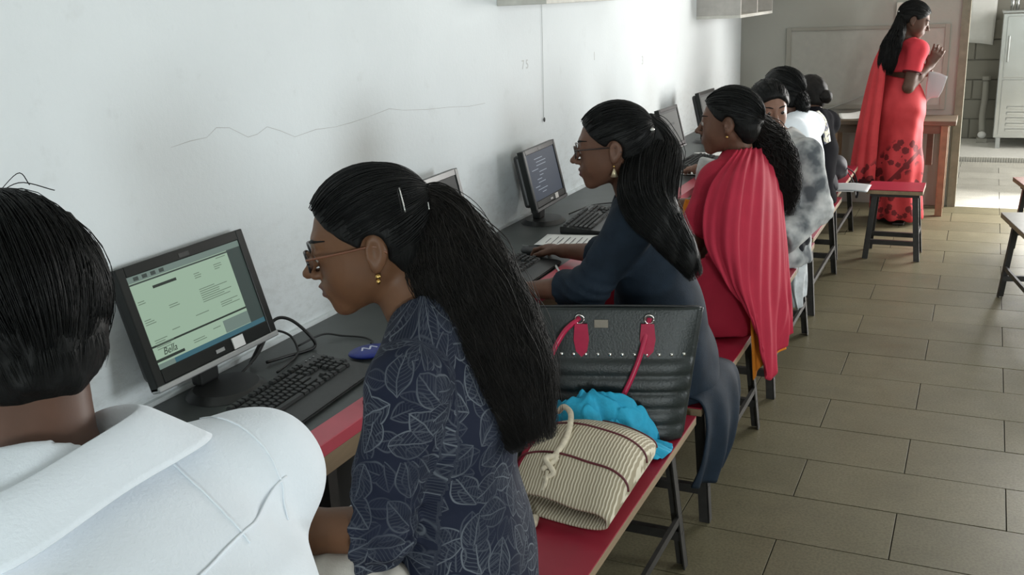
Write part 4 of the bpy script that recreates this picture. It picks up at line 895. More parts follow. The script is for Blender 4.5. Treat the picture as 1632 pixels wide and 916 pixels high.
class Person:
    """joints of one seated or standing figure; everything in metres in the room"""
    def __init__(s, label, neck, fwd, pelvis, head, wristL, wristR, sw=0.165, poleL=(0.3, 0, -1), poleR=(0.3, 0, -1), kneeL=None, kneeR=None, ankL=None, ankR=None, stand=False, arm=(0.27, 0.25), cat='person', shdrop=0.05, shoff=(0, 0), elL=None, elR=None):
        s.neck = np.asarray(neck, float); s.f = unit((*fwd[:2], 0)); s.left = np.array([-s.f[1], s.f[0], 0]); s.pel = np.asarray(pelvis, float); s.H = head
        up = unit(s.neck - s.pel); s.up = up
        s.chest = s.neck - up * 0.17 + s.f * 0.005; s.waist = s.pel + (s.chest - s.pel) * 0.45 + s.f * 0.01
        s.shL = s.neck + s.left * sw - up * shdrop + s.f * shoff[0]; s.shR = s.neck - s.left * sw - up * shdrop + s.f * shoff[1]
        s.elL, s.wrL = ik(s.shL, wristL, *arm, poleL); s.elR, s.wrR = ik(s.shR, wristR, *arm, poleR)
        if elL is not None: s.elL = np.asarray(elL, float); s.wrL = np.asarray(wristL, float)
        if elR is not None: s.elR = np.asarray(elR, float); s.wrR = np.asarray(wristR, float)
        hl, hr = s.pel + s.left * 0.085, s.pel - s.left * 0.085; s.hipL, s.hipR = hl, hr; s.stand = stand
        if stand:
            s.knL = hl + np.array([0, 0, -0.42]) + s.f * 0.02; s.knR = hr + np.array([0, 0, -0.42]) + s.f * 0.02; s.anL = np.array([*hl[:2], 0.07]); s.anR = np.array([*hr[:2], 0.07])
        else:
            s.knL = np.asarray(kneeL, float) if kneeL is not None else hl + s.f * 0.40 + s.left * 0.02 + np.array([0, 0, -0.03]); s.knR = np.asarray(kneeR, float) if kneeR is not None else hr + s.f * 0.40 - s.left * 0.02 + np.array([0, 0, -0.03])
            s.anL = np.asarray(ankL, float) if ankL is not None else np.array([*(s.knL + s.f * 0.04)[:2], 0.075]); s.anR = np.asarray(ankR, float) if ankR is not None else np.array([*(s.knR + s.f * 0.04)[:2], 0.075])
        s.root = thing('person', label, cat, (float(s.pel[0]), float(s.pel[1]), 0)); s.o = np.array([s.pel[0], s.pel[1], 0.0])
    def torso(s, sd, off=0.0, hip=(0.165, 0.118), wst=(0.132, 0.10), cst=(0.150, 0.105), low=0.0, k=0.06):
        A = lambda w: (w[0] + off, w[1] + off)
        sd.ecap(s.pel - np.array([0, 0, low]), s.waist, s.left, A(hip), A(wst), k=k); sd.ecap(s.waist, s.chest, s.left, A(wst), A(cst), k=k)
        sd.cap(s.shL, s.shR, 0.050 + off, k=0.05); sd.ecap(s.chest, s.neck - s.up * 0.03, s.left, A(cst), (0.075 + off, 0.060 + off), k=0.05)
        m = s.neck + s.up * 0.02
        for sh in (s.shL, s.shR): sd.cap(m, sh + s.up * 0.01, 0.036 + off * 0.6, 0.040 + off * 0.8, k=0.04)
    def body(s, mat_, h=0.006, hands=(None, None), feet=True, name='body'):
        H = s.H; sd = Sdf(); s.torso(sd, -0.012); r = 0.17 * H.s
        nk = H.w((-0.028, 0, -0.05)); sd.cap(nk, s.neck - s.up * 0.03, 0.050 * H.s, 0.054, k=0.02)
        for sh, el, wr in ((s.shL, s.elL, s.wrL), (s.shR, s.elR, s.wrR)):
            sd.cap(sh, el, 0.046, 0.038, k=0.03); sd.cap(el, el + (wr - el) * 0.45, 0.039, 0.036, k=0.015); sd.cap(el + (wr - el) * 0.45, wr, 0.036, 0.025, k=0.015)
        for hp, kn, an in ((s.hipL, s.knL, s.anL), (s.hipR, s.knR, s.anR)):
            sd.cap(hp, kn, 0.075, 0.052, k=0.03); sd.cap(kn, an, 0.050, 0.034, k=0.02); sd.cap(an - np.array([0, 0, 0.035]), an - np.array([0, 0, 0.045]) + s.f * 0.15, 0.030, 0.024, k=0.02)
        for hd, wr in zip(hands, (s.wrL, s.wrR)):
            if hd: hand(sd, wr, **hd)
        sd.add(H.fn(head_local), H.c - r, H.c + r, 0.015)
        v, f = sd.mesh(h, None, 1); q = H.l(v)
        lip = ((q[:, 0] > 0.078) & (np.abs(q[:, 1]) < 0.023)) * np.clip(1 - np.abs((q[:, 2] + 0.0635 - 0.0) / 0.0115) ** 4, 0, 1) * np.clip(1 - (np.abs(q[:, 1]) / 0.022) ** 4, 0, 1)
        o = np_mesh(name, v - s.o, f, mat_, s.root, {'lip': ('FLOAT', lip)}); return o
    def eyes(s, brow=True, m=None):
        for sg in (-1, 1):
            e = B().sph((0, 0, 0), 0.0128, (1, 1, 1), 20).obj('eye', M_EYE, s.root, None, True); e.matrix_local = Matrix.Translation(-Vector(s.o)) @ s.H.mtx((0.0775, sg * 0.031, 0.001))
            if brow:
                ps = []
                for t in np.linspace(0, 1, 5):
                    y = sg * (0.014 + 0.036 * t); z = 0.0235 + 0.005 * math.sin(t * 2.4); ps.append(s.H.w((s.H.surf(y, z) + 0.0008, y, z)) - s.o)
                tube('eyebrow', ps, [0.0022, 0.0034, 0.0034, 0.0026, 0.0012], m or H_BLK, s.root, 14, 6)
    def hair_cap(s, m, thick=0.010, h=0.005, low=0.0, noise=0.002, hl=0.0, extra=None, front=0.0, ear=True):
        H = s.H; sd = Sdf(); r = 0.17 * H.s
        def g(x, y, z):
            d = f_ell((-0.016, 0, 0.024), (0.097 + thick, 0.076 + thick, 0.088 + thick))(x, y, z)
            d = smin(d, f_ell((-0.055, 0, -0.035), (0.048 + thick * 0.5, 0.055 + thick * 0.4, 0.050 + low))(x, y, z), 0.03)
            xh = np.interp(z, HL_Z, HL_X) + hl + front * np.clip(z - 0.05, 0, 1) * 0
            d = smax(d, (x - xh) * 0.75, 0.006)
            return smax(d, -f_ell((-0.010, 0.085, -0.010), (0.024, 0.034, 0.034))(x, np.abs(y), z), 0.006) if ear else d
        sd.add(H.fn(g), H.c - r, H.c + r, 0.01)
        if extra: extra(sd)
        fr = H.M[2]
        v, f = sd.mesh(h, lambda x, y, z: noise * vnoise(x * 60, y * 60, z * 60), 1); return np_mesh('hair', v - s.o, f, m, s.root)
    def scalp_strands(s, m, gather, n=700, rad=1.115, r=0.0011, wob=0.012, S=14, seed=1, hl=0.0, sub=None, zmin=-0.06, tmax=1.0):
        rg = np.random.default_rng(seed); c = np.array([-0.016, 0, 0.024]); R3 = np.array([0.097, 0.076, 0.088]); out = []
        g = unit((np.asarray(gather) - c) / R3)
        while len(out) < n:
            u = unit(rg.normal(size=3)); p = c + u * R3 * rad
            if p[0] > np.interp(p[2], HL_Z, HL_X) + hl - 0.002 or p[2] < zmin: continue
            w = np.arccos(np.clip(u.dot(g), -1, 1)); t = np.linspace(0, tmax, S)[:, None]
            q = (np.sin((1 - t) * w) * u + np.sin(t * w) * g) / max(1e-3, np.sin(w)) if w > 1e-2 else np.repeat(u[None], S, 0)
            q = q / np.linalg.norm(q, axis=1, keepdims=True); q = q + rg.normal(size=3) * wob * np.sin(np.pi * t)
            pt = c + q * R3 * (rad + rg.uniform(-0.012, 0.022))
            if ((np.abs(pt[:, 1]) > 0.05) & (((pt[:, 0] + 0.010) / 0.027) ** 2 + ((pt[:, 2] + 0.008) / 0.036) ** 2 < 1)).any(): continue
            out.append(pt)
        P = s.H.w(np.array(out)); return strands('hair_strands', P - s.o, r, m, sub or s.root, 0.9)
    def mane(s, m, guide, radii, n=900, S=30, r=0.0016, wave=0.006, freq=7.0, seed=2, fill=0.8, name='hair_lengths', flat=(1.0, 1.0), h=0.007, ragged=0.15, side=None):
        """long hair hanging along a guide; radii = (across, deep) per guide point"""
        rg = np.random.default_rng(seed); G = crom(guide, S); k = len(guide); tt = np.linspace(0, 1, S)
        Rw = np.interp(tt, np.linspace(0, 1, k), [a[0] for a in radii]); Rd = np.interp(tt, np.linspace(0, 1, k), [a[1] for a in radii])
        T = np.gradient(G, axis=0); T /= np.linalg.norm(T, axis=1, keepdims=True); sd_ = np.asarray(side if side is not None else s.left, float)
        X = sd_ - T * (T @ sd_)[:, None]; X /= np.linalg.norm(X, axis=1, keepdims=True); Y = np.cross(T, X)
        sd = Sdf()
        for i in range(0, S - 4, 2):
            sd.ecap(G[i], G[min(i + 2, S - 1)], X[i], (Rw[i] * fill, Rd[i] * fill), (Rw[min(i + 2, S - 1)] * fill, Rd[min(i + 2, S - 1)] * fill), k=0.02)
        v, f = sd.mesh(h, lambda x, y, z: 0.005 * vnoise(x * 45, y * 45, z * 14, 4), 1); core = np_mesh(name, v - s.o, f, m, s.root)
        a = rg.uniform(0, 2 * np.pi, n); q = np.sqrt(rg.uniform(0.55, 1.1, n)); q = np.where(rg.uniform(0, 1, n) < 0.05, q * rg.uniform(1.0, 1.22, n), q); ph = rg.uniform(0, 6.28, n); fq = freq * rg.uniform(0.7, 1.3, n); cl = rg.integers(0, max(6, n // 22), n); ph = ph * 0.35 + cl * 2.4
        am = wave * rg.uniform(0.5, 1.5, n); ln = 1 - ragged * rg.uniform(0, 1, n) ** 2; ts = tt[None] * ln[:, None]
        I = lambda A: np.stack([np.interp(ts, tt, A[:, j]) for j in range(3)], -1)
        rw = np.interp(ts, tt, Rw); rd = np.interp(ts, tt, Rd)
        u = (q * np.cos(a))[:, None] * rw + am[:, None] * np.sin(fq[:, None] * ts * 6.28 + ph[:, None]) * np.clip(ts * 4, 0, 1)
        w = (q * np.sin(a))[:, None] * rd + am[:, None] * 0.7 * np.cos(fq[:, None] * ts * 6.28 + ph[:, None] * 1.7) * np.clip(ts * 4, 0, 1)
        P = I(G) + u[..., None] * I(X) + w[..., None] * I(Y)
        return strands(name + '_strands', P - s.o, r * rg.uniform(0.6, 1.4, n), m, core, 0.8)
    def garment(s, name, m, off=0.014, sleeve=0.6, low=0.05, hem=None, h=0.008, fold=0.006, hip=(0.165, 0.118), wst=(0.135, 0.102), cst=(0.150, 0.106), neck_r=0.062, neck_up=0.0, cuff=0.006, thighs=False, extra=None, seed=0, arm_r=0.0, arms=(True, True), fscale=1.0, smooth_it=1, arm_k=0.03):
        sd = Sdf(); s.torso(sd, off, hip, wst, cst, low)
        for on, sh, el, wr in ((arms[0], s.shL, s.elL, s.wrL), (arms[1], s.shR, s.elR, s.wrR)):
            if not on: continue
            if sleeve <= 1.0:
                e = sh + (el - sh) * sleeve; sd.cap(sh, e, 0.052 + off + arm_r * 0.5, 0.044 + off + cuff + arm_r, k=arm_k); d = unit(el - sh); e2 = e - d * 0.0
            else:
                e = el + (wr - el) * (sleeve - 1); sd.cap(sh, el, 0.050 + off + arm_r * 0.5, 0.043 + off + arm_r, k=arm_k); sd.cap(el, e, 0.043 + off + arm_r, 0.034 + off + cuff, k=0.02); d = unit(wr - el)
            # open end of the sleeve cut square
            lim = 0.10; c0 = e + d * 0.0
            def cut(x, y, z, c0=c0, d=d):
                a = (x - c0[0]) * d[0] + (y - c0[1]) * d[1] + (z - c0[2]) * d[2]; rr = np.sqrt((x - c0[0]) ** 2 + (y - c0[1]) ** 2 + (z - c0[2]) ** 2)
                return np.maximum(-a, rr - lim)
            sd.add(cut, c0 - lim, c0 + lim, 0.003, 's')
        if thighs:
            for hp, kn in ((s.hipL, s.knL), (s.hipR, s.knR)): sd.cap(hp, kn, 0.088 + off, 0.070 + off, k=0.05)
        if extra: extra(sd)
        if hem is None and not s.stand: hem = 0.4525      # seated cloth lies flat on the bench
        if hem is not None: sd.add(lambda x, y, z: hem - z + 0 * x + 0 * y, (-9, -9, -9), (9, 20, 9), 0.004, 'i')
        nk = s.neck + s.up * (0.035 + neck_up); nk2 = s.H.w((-0.02, 0, -0.08)); sd.cap(s.neck + s.up * (0.0 + neck_up), nk2 + s.up * 0.05, neck_r, neck_r * 1.1, k=0.006, mode='s')
        elb = [s.elL, s.elR]
        def post(x, y, z):
            n1 = vnoise(x * 7, y * 7, z * 7, seed); w = np.sin((z * 26 + x * 14 - y * 11) * fscale + 5 * n1) * 0.6 + np.sin((z * 15 - x * 22 + y * 19) * fscale + 6 * vnoise(x * 5, y * 5, z * 5, seed + 9)) * 0.6
            d = fold * w * (0.35 + 0.65 * np.clip(vnoise(x * 4.5, y * 4.5, z * 4.5, seed + 3) + 0.4, 0, 1))
            for e in elb:
                g = np.exp(-((x - e[0]) ** 2 + (y - e[1]) ** 2 + (z - e[2]) ** 2) / 0.006); d = d + g * fold * 0.9 * np.sin(z * 170 + x * 60 + 3 * n1)
            return d
        v, f = sd.mesh(h, post if fold > 0 else None, smooth_it)
        # cloth coordinates in metres: around and along the torso or the arm
        uv = np.zeros((len(v), 3)); best = np.full(len(v), 9.0)
        segs = [(s.pel - np.array([0, 0, 0.2]), s.neck, 0.15, 0.0, s.f), (s.shL, s.elL, 0.055, 3.3, s.f), (s.elL, s.wrL, 0.05, 3.3, s.f), (s.shR, s.elR, 0.055, 6.7, s.f), (s.elR, s.wrR, 0.05, 6.7, s.f)]
        for i, (a, b, r, o_, ref) in enumerate(segs):
            d = b - a; L = np.linalg.norm(d); ax = d / L; t = np.clip(((v - a) @ d) / L ** 2, 0, 1); p = v - a - t[:, None] * d; dist = np.linalg.norm(p, axis=1) - r
            if i: dist = dist - 0.02
            e1 = unit(ref - ax * ref.dot(ax)); e2 = np.cross(ax, e1); ang = np.arctan2(p @ e2, p @ e1)
            uvn = np.stack([ang * (r + 0.01) + o_ + 20, ((v - a) @ ax) + (0.27 if i in (2, 4) else 0) + 20, np.zeros(len(v))], 1); mk = dist < best; uv[mk] = uvn[mk]; best = np.minimum(best, dist)
        return np_mesh(name, v - s.o, f, m, s.root, {'cloth': ('FLOAT_VECTOR', uv)})
    def trousers(s, name, m, off=0.0, h=0.011, fold=0.006, hem=0.10, hipx=0.0, seed=3, flare=0.0):
        sd = Sdf(); sd.ecap(s.hipL, s.hipR, s.f, (0.115 + off, 0.10 + off), (0.115 + off, 0.10 + off), k=0.05)
        for hp, kn, an in ((s.hipL, s.knL, s.anL), (s.hipR, s.knR, s.anR)):
            sd.cap(hp, kn, 0.082 + off, 0.060 + off, k=0.04); sd.cap(kn, an + (kn - an) * 0.08, 0.058 + off, 0.045 + off + flare, k=0.03)
        v, f = sd.mesh(h, lambda x, y, z: fold * np.sin(z * 40 + x * 30 + y * 20 + 5 * vnoise(x * 9, y * 9, z * 9, seed)), 1); return np_mesh(name, v - s.o, f, m, s.root)
    def shoes(s, m):
        for an in (s.anL, s.anR):
            sd = Sdf(); sd.ecap(an + np.array([0, 0, -0.042]) - s.f * 0.03, an + np.array([0, 0, -0.045]) + s.f * 0.15, s.left, (0.034, 0.032), (0.040, 0.026), k=0.02); sd.add(lambda x, y, z: 0.003 - z + 0 * x + 0 * y, (-9, -9, -9), (9, 20, 9), 0.002, 'i')
            v, f = sd.mesh(0.009); np_mesh('shoe', v - s.o, f, m, s.root)
    def glasses(s, m, lens=True, w=0.025, hh=0.0165, drop=-0.002, tm=None, rr=0.0024):
        g = None; H = s.H; xx = 0.1020
        T = Matrix.Translation(-Vector(s.o)) @ H.mtx((0, 0, 0))
        for sg in (-1, 1):
            pts = [(xx - 0.004 * abs(math.cos(a)), sg * (0.033 + w * math.copysign(abs(math.cos(a)) ** 0.8, math.cos(a))), drop + hh * math.copysign(abs(math.sin(a)) ** 0.8, math.sin(a))) for a in np.linspace(0, 2 * math.pi, 25)]
            if g is None:
                g = tube('glasses', [H.w(p) - s.o for p in pts], 0.0021, m, s.root, 60, 6)
            else: tube('rim', [H.w(p) - s.o for p in pts], 0.0021, m, g, 60, 6)
            tube('temple', [H.w(p) - s.o for p in ((xx - 0.003, sg * 0.059, drop + 0.008), (xx - 0.02, sg * 0.068, drop + 0.009), (0.04, sg * 0.074, drop + 0.008), (-0.012, sg * 0.079, drop + 0.006), (-0.03, sg * 0.079, -0.012))], 0.0021, tm or m, g, 24, 6)
            if lens:
                v = [H.w((xx - 0.002, sg * 0.033, drop)) - s.o] + [H.w((xx - 0.002 - 0.004 * abs(math.cos(a)), sg * (0.033 + (w - 0.001) * math.copysign(abs(math.cos(a)) ** 0.8, math.cos(a))), drop + (hh - 0.001) * math.copysign(abs(math.sin(a)) ** 0.8, math.sin(a)))) - s.o for a in np.linspace(0, 2 * math.pi, 24, endpoint=False)]
                pyd('lens', v, [(0, i + 1, (i + 1) % 24 + 1) for i in range(24)], MATS['lens_glass'], g)
        tube('bridge', [H.w(p) - s.o for p in ((xx, 0.009, drop + 0.004), (xx + 0.003, 0, drop + 0.007), (xx, -0.009, drop + 0.004))], 0.0018, m, g, 10, 6)
        return g
mat('lens_glass', (0.9, 0.95, 0.97), 0.03); MATS['lens_glass'].node_tree.nodes['Principled BSDF'].inputs['Transmission Weight'].default_value = 0.85
def at_px(px, py, D):
    r = np.array(RT) @ np.array([px - 816.0, py - 458.0, 1574.0]); return np.array(CAM_POS) + r * D / 1574.0
UPZ = np.array([0, 0, 1.0])

# cloth materials
def leaf_mat():
    m, t = new_mat('navy_leaf_print', 0.75, 0.2); uv = t.n('ShaderNodeAttribute', {'attribute_name': 'cloth'}).outputs['Vector']
    wob = t.n('ShaderNodeTexNoise', None, Vector=uv, Scale=18.0, Detail=2.0).outputs['Color']
    def layer(scale, off, width, L_, wd):
        sub = t.n('ShaderNodeVectorMath', {'operation': 'SUBTRACT'}); t.t.links.new(wob, sub.inputs[0]); sub.inputs[1].default_value = (0.5, 0.5, 0.5)
        scl = t.n('ShaderNodeVectorMath', {'operation': 'SCALE'}); t.t.links.new(sub.outputs[0], scl.inputs[0]); scl.inputs['Scale'].default_value = 0.016
        ad = t.n('ShaderNodeVectorMath', {'operation': 'ADD'}); t.t.links.new(uv, ad.inputs[0]); t.t.links.new(scl.outputs[0], ad.inputs[1])
        mp = t.mapping(ad.outputs[0], scale=(scale, scale, scale), loc=(off, off * 1.7, 0))
        vo = t.n('ShaderNodeTexVoronoi', {'voronoi_dimensions': '2D'}, Vector=mp, Scale=1.0, Randomness=0.75)
        df = t.n('ShaderNodeVectorMath', {'operation': 'SUBTRACT'}); t.t.links.new(mp, df.inputs[0]); t.t.links.new(vo.outputs['Position'], df.inputs[1])
        rr = t.n('ShaderNodeSeparateColor', None, Color=vo.outputs['Color']).outputs[0]
        rot = t.n('ShaderNodeVectorRotate', {'rotation_type': 'Z_AXIS'}, Vector=df.outputs[0]); t.t.links.new(t.math('MULTIPLY', rr, 6.283), rot.inputs['Angle'])
        s = t.n('ShaderNodeSeparateXYZ', None, Vector=rot.outputs[0]); u, v = s.outputs[0], s.outputs[1]; av = t.math('ABSOLUTE', v)
        un = t.math('DIVIDE', u, L_); prof = t.math('MULTIPLY', t.math('SUBTRACT', 1.0, t.math('MULTIPLY', un, un)), wd)
        e = t.math('SUBTRACT', av, prof); inside = t.math('LESS_THAN', e, 0.0)
        line = lambda x, w: t.n('ShaderNodeMapRange', None, Value=t.math('ABSOLUTE', x), From_Min=w, From_Max=w * 0.3).outputs[0]
        out = line(e, width * 1.2); rib = t.math('MULTIPLY', line(v, width), inside)
        ph = t.math('FRACT', t.math('MULTIPLY', t.math('SUBTRACT', u, t.math('MULTIPLY', av, 0.75)), 8.0)); vein = t.math('MULTIPLY', t.math('MULTIPLY', line(t.math('SUBTRACT', ph, 0.5), 0.16), inside), 0.45)
        return t.math('MAXIMUM', out, t.math('MAXIMUM', rib, vein)), inside
    a, ia = layer(17.5, 0.0, 0.030, 0.64, 0.42); b, ib = layer(22.0, 3.3, 0.040, 0.6, 0.36)
    f = t.math('MAXIMUM', a, t.math('MULTIPLY', b, 0.45)); pale = t.noise(uv, 9.0, 2)
    f = t.math('MULTIPLY', f, t.n('ShaderNodeMapRange', None, Value=pale, From_Min=0.32, From_Max=0.62, To_Min=0.15, To_Max=0.80).outputs[0])
    gr = t.mix(t.math('MULTIPLY', ia, 0.35), (0.011, 0.015, 0.032, 1), (0.022, 0.027, 0.042, 1))
    t.color(t.mix(f, gr, (0.17, 0.19, 0.215, 1))); t.bump(t.noise(uv, 300, 2), 0.15, 0.001); return m
M_LEAF = leaf_mat()
def cloth(name, col, var=0.1, vs=12, bump=0.2, rough=0.8): return mat(name, col, rough, var=var, vscale=vs, bump=bump, bscale=260, spec=0.2)
M_WHITE = cloth('white_shirt_cotton', (0.80, 0.85, 0.90), 0.02); M_NAVY = cloth('navy_kurta_cotton', (0.0105, 0.0185, 0.030), 0.25, 20); M_CRIM = cloth('crimson_kurta_cotton', (0.36, 0.018, 0.040), 0.10, 10); M_SCARF = cloth('crimson_chiffon', (0.40, 0.024, 0.050), 0.10, 8)
M_ORNG = cloth('orange_cloth', (0.62, 0.20, 0.02), 0.1); M_CREAMP = cloth('off_white_trousers', (0.62, 0.58, 0.52), 0.06); M_DARKT = cloth('dark_trousers', (0.02, 0.02, 0.025), 0.2); M_SHOE = mat('dark_shoe', (0.03, 0.022, 0.018), 0.5)

# ---- person in the white shirt, back turned, nearest
P = Person('person in a white collared shirt with short black hair, back turned', (0.985, 0.617, 1.212), (-1.0, 0.0), (1.05, 0.61, 0.56),
           Head(at_px(18, 505, 1.07), (-0.90, 0.40, -0.25), (-0.22, 0.06, 1), 1.06), (0.62, 0.50, 0.80), (0.66, 0.78, 0.80), poleL=(0.4, -0.5, -1), poleR=(0.4, 0.4, -1), sw=0.222, arm=(0.29, 0.27), shdrop=0.068, shoff=(-0.075, -0.075))
P.chest = np.array([1.075, 0.615, 1.045]); P.waist = np.array([1.085, 0.61, 0.80])
P.body(S_C, 0.008); P.eyes()
def short(sd): pass
P.hair_cap(H_BLK, 0.016, 0.005, 0.012, 0.0045)
P.scalp_strands(H_BLK, (-0.075, 0.0, -0.10), 2600, 1.185, 0.0006, 0.03, 10, 3, tmax=0.8, zmin=-0.075)
_rg = np.random.default_rng(31); _np = []
for _ in range(1500):
    ph = _rg.uniform(-1.9, 1.9); z0 = _rg.uniform(-0.03, 0.06); z1 = z0 - _rg.uniform(0.02, 0.045); pts = []
    for t in np.linspace(0, 1, 7):
        z = max(z0 + (z1 - z0) * t, -0.088 + 0.012 * math.cos(ph)); k1 = math.sqrt(max(0.02, 1 - ((z - 0.024) / 0.104) ** 2)); k2 = math.sqrt(max(0.0, 1 - min(1, ((z + 0.035) / 0.064)) ** 2)) if abs(z + 0.035) < 0.064 else 0
        r1 = np.array([-0.016 - 0.1165 * k1 * math.cos(ph), 0.0955 * k1 * math.sin(ph)]); r2 = np.array([-0.055 - 0.062 * k2 * math.cos(ph), 0.068 * k2 * math.sin(ph)])
        q = r1 if np.hypot(r1[0] + 0.03, r1[1]) > np.hypot(r2[0] + 0.03, r2[1]) else r2; pts.append((q[0], q[1] + 0.004 * t * math.sin(ph * 9), z))
    if pts[-1][0] < np.interp(pts[-1][2], HL_Z, HL_X) - 0.004: _np.append(pts)
strands('hair_nape', P.H.w(np.array(_np)) - P.o, 0.0006, H_BLK, P.root, 0.9)
for dz, e in ((0, 1), (0.01, 0.7)): tube('stray_hair', [P.H.w((0.0, -0.02, 0.125)) - P.o, P.H.w((0.0, -0.045, 0.132 + dz)) - P.o, P.H.w((0.0, -0.075 * e, 0.118 + dz)) - P.o], 0.0006, H_BLK, P.root, 12, 4)
shirt_o = P.garment('shirt', M_WHITE, 0.020, 0.85, 0.06, None, 0.0060, 0.0050, neck_r=0.060, cuff=0.02, wst=(0.175, 0.125), cst=(0.195, 0.130), neck_up=0.0, seed=5, fscale=0.8)
def seam(P, ob, pts, r=0.0013, name='seam', m=None, n=30, lift=0.0006):
    """stitched seam laid on a garment: world points pulled onto its surface"""
    me = ob.data; V = np.empty(len(me.vertices) * 3); me.vertices.foreach_get('co', V); V = V.reshape(-1, 3); N = np.empty(len(me.vertices) * 3); me.vertices.foreach_get('normal', N); N = N.reshape(-1, 3)
    out = []
    for q in crom([np.asarray(p, float) - P.o for p in pts], n):
        d2 = ((V - q) ** 2).sum(1); k = np.argsort(d2)[:10]; w = 1 / (d2[k] + 1e-5); w /= w.sum(); out.append((V[k] * w[:, None]).sum(0) + unit((N[k] * w[:, None]).sum(0)) * lift)
    out = np.array(out); out[1:-1] = (out[:-2] + out[1:-1] * 2 + out[2:]) / 4
    return tube(name, out, r, m or M_WHITE, ob, n * 2, 6, flat=1.0)
seam(P, shirt_o, [(1.19, 0.40, 1.17), (1.205, 0.52, 1.205), (1.21, 0.62, 1.21), (1.205, 0.72, 1.205), (1.18, 0.80, 1.19)], 0.0017)
seam(P, shirt_o, [(1.02, 0.80, 1.24), (1.08, 0.80, 1.23), (1.14, 0.795, 1.19), (1.18, 0.79, 1.15)], 0.0013)
seam(P, shirt_o, [(1.05, 0.70, 1.25), (1.11, 0.70, 1.24), (1.16, 0.70, 1.22), (1.20, 0.70, 1.18)], 0.0011)
# collar: folded band round the neck
def collar(P, m, r0=0.066, r1=0.085, hgt=0.045, up0=0.02, tilt=0.25, gap=0.5):
    g = []; ax = unit(P.H.w((-0.02, 0, -0.09)) - P.neck + 0.3 * P.up); e1 = unit(P.f - ax * P.f.dot(ax)); e2 = np.cross(ax, e1)
    for rr, hh in ((r0 - 0.004, up0 + hgt * 0.15), (r0, up0 + hgt), (r0 + 0.006, up0 + hgt * 1.06), (r0 + 0.014, up0 + hgt * 0.75), (r1 + 0.006, up0 - 0.008)):
        row = []
        for a in np.linspace(gap * 0.5, 2 * math.pi - gap * 0.5, 17):
            w = 0.5 - 0.5 * math.cos(a); row.append(P.neck - P.o + ax * (hh - 0.02 * (1 - w) + 0.012 * w) + (e1 * math.cos(a) + e2 * math.sin(a)) * rr * (1.0 + 0.08 * abs(math.sin(a))) - P.f * 0.004)
        g.append(row)
    return sheet('collar', g, m, P.root, (20, 72), 0.0022)
cg = np.array([[(0.93, 0.565, 1.20), (0.975, 0.545, 1.215), (1.02, 0.552, 1.225), (1.035, 0.617, 1.232), (1.02, 0.690, 1.235), (0.975, 0.695, 1.225), (0.93, 0.675, 1.205)],
               [(0.925, 0.55, 1.235), (0.975, 0.528, 1.252), (1.03, 0.536, 1.263), (1.046, 0.617, 1.275), (1.032, 0.700, 1.277), (0.975, 0.710, 1.265), (0.925, 0.69, 1.24)],
               [(0.922, 0.542, 1.238), (0.975, 0.520, 1.256), (1.036, 0.528, 1.267), (1.053, 0.617, 1.280), (1.039, 0.708, 1.282), (0.975, 0.718, 1.268), (0.922, 0.698, 1.243)],
               [(0.915, 0.535, 1.225), (0.975, 0.508, 1.240), (1.055, 0.512, 1.254), (1.075, 0.617, 1.268), (1.060, 0.722, 1.268), (0.975, 0.735, 1.252), (0.915, 0.71, 1.23)],
               [(0.905, 0.52, 1.195), (0.970, 0.488, 1.205), (1.080, 0.485, 1.222), (1.102, 0.617, 1.242), (1.090, 0.748, 1.240), (0.985, 0.757, 1.222), (0.905, 0.73, 1.20)]])
sheet('collar', cg - P.o, M_WHITE, P.root, (24, 80), 0.0025)
P.trousers('trousers', M_DARKT); P.shoes(M_SHOE)
PM = P

# ---- woman in the leaf print blouse
HA = Head(at_px(586, 382, 1.70), (-0.835, -0.52, -0.20), (-0.19, -0.12, 1), 1.03)
P = Person('woman in spectacles and a navy leaf print blouse with a long ponytail', (0.985, 1.395, 1.150), (-0.96, -0.28), (1.055, 1.395, 0.56), HA,
           (0.74, 1.12, 0.845), (0.80, 1.44, 0.68), poleL=(0.35, -0.25, -1), poleR=(0.3, 0.5, -1), arm=(0.27, 0.245), elL=(0.985, 1.185, 0.868), kneeL=(0.70, 1.07, 0.70), kneeR=(0.62, 1.36, 0.53), ankL=(0.60, 1.2, 0.22), sw=0.16)
P.body(S_A, 0.0042, ({'d': (-1, 0.2, -0.1), 'n': (-0.1, 0.1, 1), 's': (0, 1, 0)}, {'d': (-1, 0.2, -0.1), 'n': (0, 0, 1), 's': (0, -1, 0)})); P.eyes()
P.hair_cap(H_BLK, 0.009, 0.004, 0.004, 0.0012)
gth = P.H.l(at_px(664, 318, 1.70))
P.scalp_strands(H_BLK, gth, 1500, 1.125, 0.0010, 0.010, 16, 4)
# hair band and grips
gw = P.H.w(gth); gd = unit(at_px(720, 400, 1.70) - gw)
e1 = unit(np.cross(gd, UPZ)); e2 = np.cross(gd, e1)
P.mane(H_LONG, [at_px(655, 316, 1.70), at_px(690, 348, 1.700), at_px(724, 430, 1.69), at_px(772, 530, 1.68), at_px(815, 620, 1.67), at_px(852, 710, 1.66)], [(0.026, 0.022), (0.058, 0.042), (0.088, 0.055), (0.094, 0.058), (0.080, 0.050), (0.036, 0.028)], 4200, 40, 0.0009, 0.0055, 4.0, 8, 0.78, side=(0.80, 0.45, 0.45), ragged=0.42)
tube('hair_band', [gw + 0.028 * (e1 * math.cos(a) + e2 * math.sin(a)) - P.o for a in np.linspace(0, 2 * math.pi, 17)], 0.008, mat('band_black', (0.008, 0.008, 0.008), 0.6), P.root, 40, 8)
M_GRIP = mat('hair_grip_metal', (0.5, 0.5, 0.48), 0.3, 0.9)
